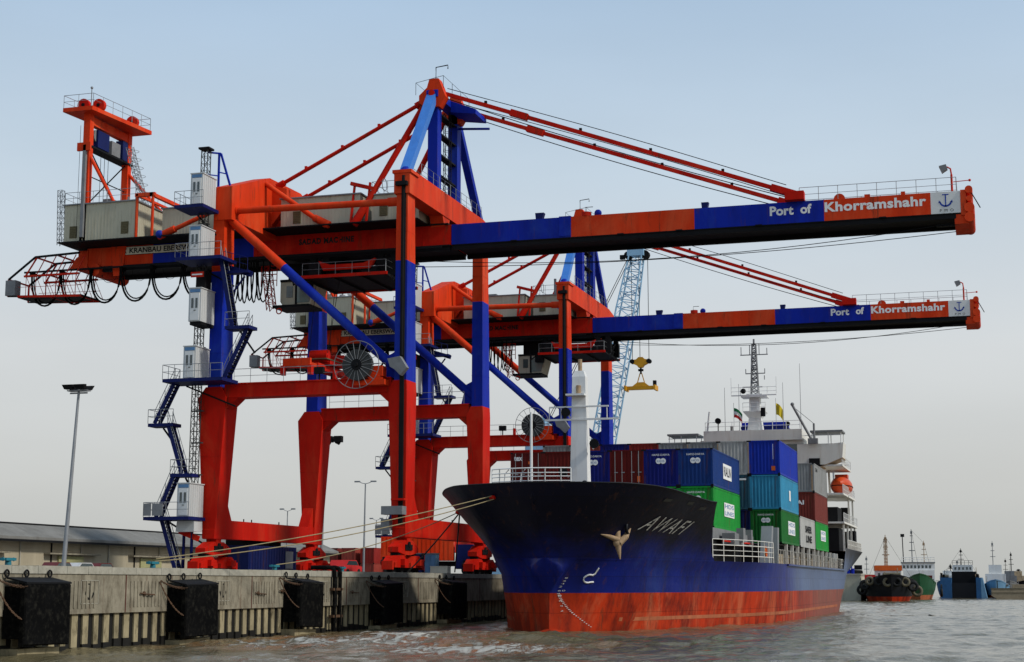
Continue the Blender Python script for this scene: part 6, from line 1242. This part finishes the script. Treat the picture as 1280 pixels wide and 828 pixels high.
clutter(t, -3.6, 3.6, 3, 7.5, 3.2, 9, 1); m = MB(); m.tube((-.3, 9.5, 11), (-3.8, 3, 3.4), .025, n=4); m.tube((-.3, 9.5, 11), (3.8, 3, 3.4), .025, n=4); m.build('rigging', 'dark_steel', t)
t = thing('supply_vessel', 'green hulled vessel with white wheelhouse moored behind the black tug', 'boat', (-13.6, 316, 0), R(3))
m = MB(); vessel_hull(m, 30, 6.4, 3.2, 5.0, 2, red=.9, full=.3); m.build('hull', ['tug_green', 'hull_fade', 'deck_paint'], t)
m = MB(); m.box(-3.0, 2.9, 8, 18, 3, 5.6); m.box(-3.3, 3.0, 8.5, 15, 5.6, 7.0); wh = m.build('deckhouse', 'white_paint', t); windows(t, wh, (-2.8, -2.1, -1.4, -.7, 0, .7, 1.4, 2.1), 8.49, 6.0)
m = MB(); m.box(-3.4, 3.1, 8.3, 15.2, 7.0, 7.2); m.build('roof', 'grey_steel', wh)
m = MB(); mast(m, -1.2, 10, 7.2, 13.6, .13); m.build('mast', 'grey_steel', t); m = MB(); mast(m, 1.1, 12, 7.2, 11.4, .1); m.build('mast', 'rusty_iron', t)
m = MB(); m.rail([(-3.2, 8.6, 7.2), (3.0, 8.6, 7.2)], .9, .8, .05); m.build('railing', 'white_paint', t)
m = MB(); m.tube((3.9, 6, 2.0), (4.2, 6, 2.0), .9, n=12); m.ring((4.0, 4, 1.3), .6, .25, 'x'); m.build('tyre_fender', 'tyre', t); m = MB(); m.box(1.0, 2.4, 5, 6, 4.0, 4.6); m.build('winch', 'maroon_car', t)
clutter(t, -2.6, 2.6, 3, 7.5, 3.1, 8, 2); m = MB(); m.tube((-1.2, 10, 13.4), (0, .5, 5), .025, n=4); m.tube((-1.2, 10, 13.4), (1.1, 12, 11), .02, n=4); m.tube((1.1, 12, 11.2), (3.0, 20, 3.4), .025, n=4); m.build('rigging', 'dark_steel', t)
t = thing('landing_craft', 'blue landing craft with dark bow ramp and white bridge, far right', 'boat', (-6.4, 355, 0))
m = MB(); m.box(-4.7, -2.4, 0, 26, -.8, 4.3); m.box(2.6, 3.6, 0, 26, -.8, 4.3); m.prism([(3.6, -.8), (4.9, -.8), (3.9, 4.3), (3.6, 4.3)], 'y', 0, 26, 1); m.box(-2.4, 2.6, 3, 26, -.8, 1.2); m.build('hull', ['boat_blue', 'boat_light_blue'], t)
m = MB(); m.box(-2.35, 2.55, .3, .8, -.5, 3.2); m.build('bow_ramp', 'hull_black', t)
m = MB(); m.box(-2.4, 2.6, 5, 12, 1.2, 5.6); m.build('hold_house', 'dark_steel', t)
m = MB(); m.box(-2.2, 2.0, 5.5, 11, 5.6, 7.0); wh = m.build('bridge', 'white_paint', t); windows(t, wh, (-1.6, -.8, 0, .8, 1.5), 5.49, 6.0)
m = MB(); mast(m, -.4, 8, 7, 10.6, .1); m.build('mast', 'dark_steel', t)
clutter(t, -4.4, -2.6, 2, 12, 4.3, 6, 3); clutter(t, 2.7, 3.5, 2, 12, 4.3, 6, 4); m = MB(); m.rail([(-4.6, .3, 4.3), (-4.6, 14, 4.3)], 1, 1.4, .04); m.rail([(-2.2, 5.4, 7.0), (2.0, 5.4, 7.0)], .9, .8, .04); m.tube((-.4, 8, 10.4), (-4.5, 3, 4.4), .025, n=4); m.tube((-.4, 8, 10.4), (3.4, 3, 4.4), .025, n=4); m.build('rigging', 'dark_steel', t)
t = thing('work_boat', 'pale grey work boat behind the light blue side of the landing craft', 'boat', (.2, 372, 0))
m = MB(); vessel_hull(m, 20, 6, 2.6, 4.0, 1.5, red=.6, full=.3); m.build('hull', ['boat_light_blue', 'hull_red', 'deck_paint'], t)
m = MB(); m.box(-2.2, 2.2, 6, 12, 2.4, 5.2); m.box(-1.4, 1.4, 6.5, 10, 5.2, 7.2); m.build('wheelhouse', 'white_paint', t); m = MB(); mast(m, -.4, 8, 7.2, 12.5, .11); m.build('mast', 'grey_steel', t)
clutter(t, -2.4, 2.4, 2.5, 6, 2.4, 7, 5)
t = thing('cargo_barge', 'low tan barge lying across the water at the right edge', 'barge', (8.5, 341, 0), R(92))
m = MB(); m.prism([(-9.5, -.6), (7.5, -.6), (9.2, .6), (9.2, 1.9), (-9.5, 1.9)], 'x', -3, 3); m.build('hull', 'tan_wood', t)
m = MB(); m.box(-3.05, 3.05, -9.5, 9.3, 1.9, 2.15); m.box(-3.06, 3.06, -9.5, 9.3, 1.15, 1.3); m.build('gunwale', 'old_rope_tyre', t); m = MB(); m.box(-1.8, 1.8, -1.5, 5.2, 2.15, 2.9); m.build('hatch', 'tan_wood', t)
m = MB(); m.tube((0, -3.0, 2.1), (0, -3.0, 4.3), .1, n=6); m.tube((2.0, 8, 2.1), (2.0, 8, 3.6), .1, n=6); m.build('post', 'dark_steel', t)
for i, (lab, x, y, h) in enumerate((('thin distant mast left of the landing craft bridge', -8.5, 400, 8.8), ('thin distant mast above the jetty clutter by the ship stern', -26.5, 352, 9.0))):
    t = thing('moored_boat', ['small white boat with thin mast behind the landing craft', 'small grey boat with thin mast beyond the jetty'][i], 'boat', (x, y, 0))
    m = MB(); vessel_hull(m, 14, 4.6, 2.2, 3.2, 1.2, red=.5, full=.3); m.build('hull', ['white_paint' if i == 0 else 'grey_steel', 'hull_red', 'deck_paint'], t)
    m = MB(); m.box(-1.5, 1.5, 4, 9, 2, 4.6); m.build('cabin', 'white_paint', t); m = MB(); mast(m, 0, 6, 4.6, h, .1); m.build('mast', 'grey_steel', t)
for i, (lab, x, y, h) in enumerate((('dark blue fishing boat behind the landing craft left side', -11.5, 385, 7.5), ('grey boat with cluttered masts between the work boat and the barge', 3.4, 395, 10.5), ('dark boat with short mast right of the work boat', 6.3, 400, 6.5))):
    t = thing('moored_boat', lab, 'boat', (x, y, 0), R(12 * (i - 1)))
    m = MB(); vessel_hull(m, 15, 4.8, 2.6, 3.8, 1.2, red=.5, full=.3); m.build('hull', [('boat_blue', 'grey_steel', 'hull_black')[i], 'hull_red', 'deck_paint'], t)
    m = MB(); m.box(-1.6, 1.6, 4, 9, 2, 4.9); m.box(-1.1, 1.1, 5, 8, 4.9, 6.0); m.build('cabin', ('white_paint', 'grey_steel', 'tan_wood')[i], t); m = MB(); mast(m, .5, 6, 6, h, .1); mast(m, -.8, 7.5, 5, h - 1.5, .08); m.tube((.5, 6, h), (0, 14.5, 3), .03, n=4); m.tube((.5, 6, h), (0, 0, 3.8), .03, n=4); m.build('mast', 'dark_steel', t)
    m = MB(); m.rail([(-1.9, 1.5, 2.9), (-1.9, 12, 2.6)], .9, 1.2, .04); m.rail([(1.9, 1.5, 2.9), (1.9, 12, 2.6)], .9, 1.2, .04); m.build('railing', 'grey_steel', t)
m = MB(); m.loft([[(-5, 430, -1), (260, 430, -1), (260, 470, -1), (-5, 470, -1)], [(0, 434, 1.4), (260, 434, 1.6), (260, 466, 1.6), (0, 466, 1.4)]]); tag(m.build('far_bank', 'tan_wood'), kind='structure')
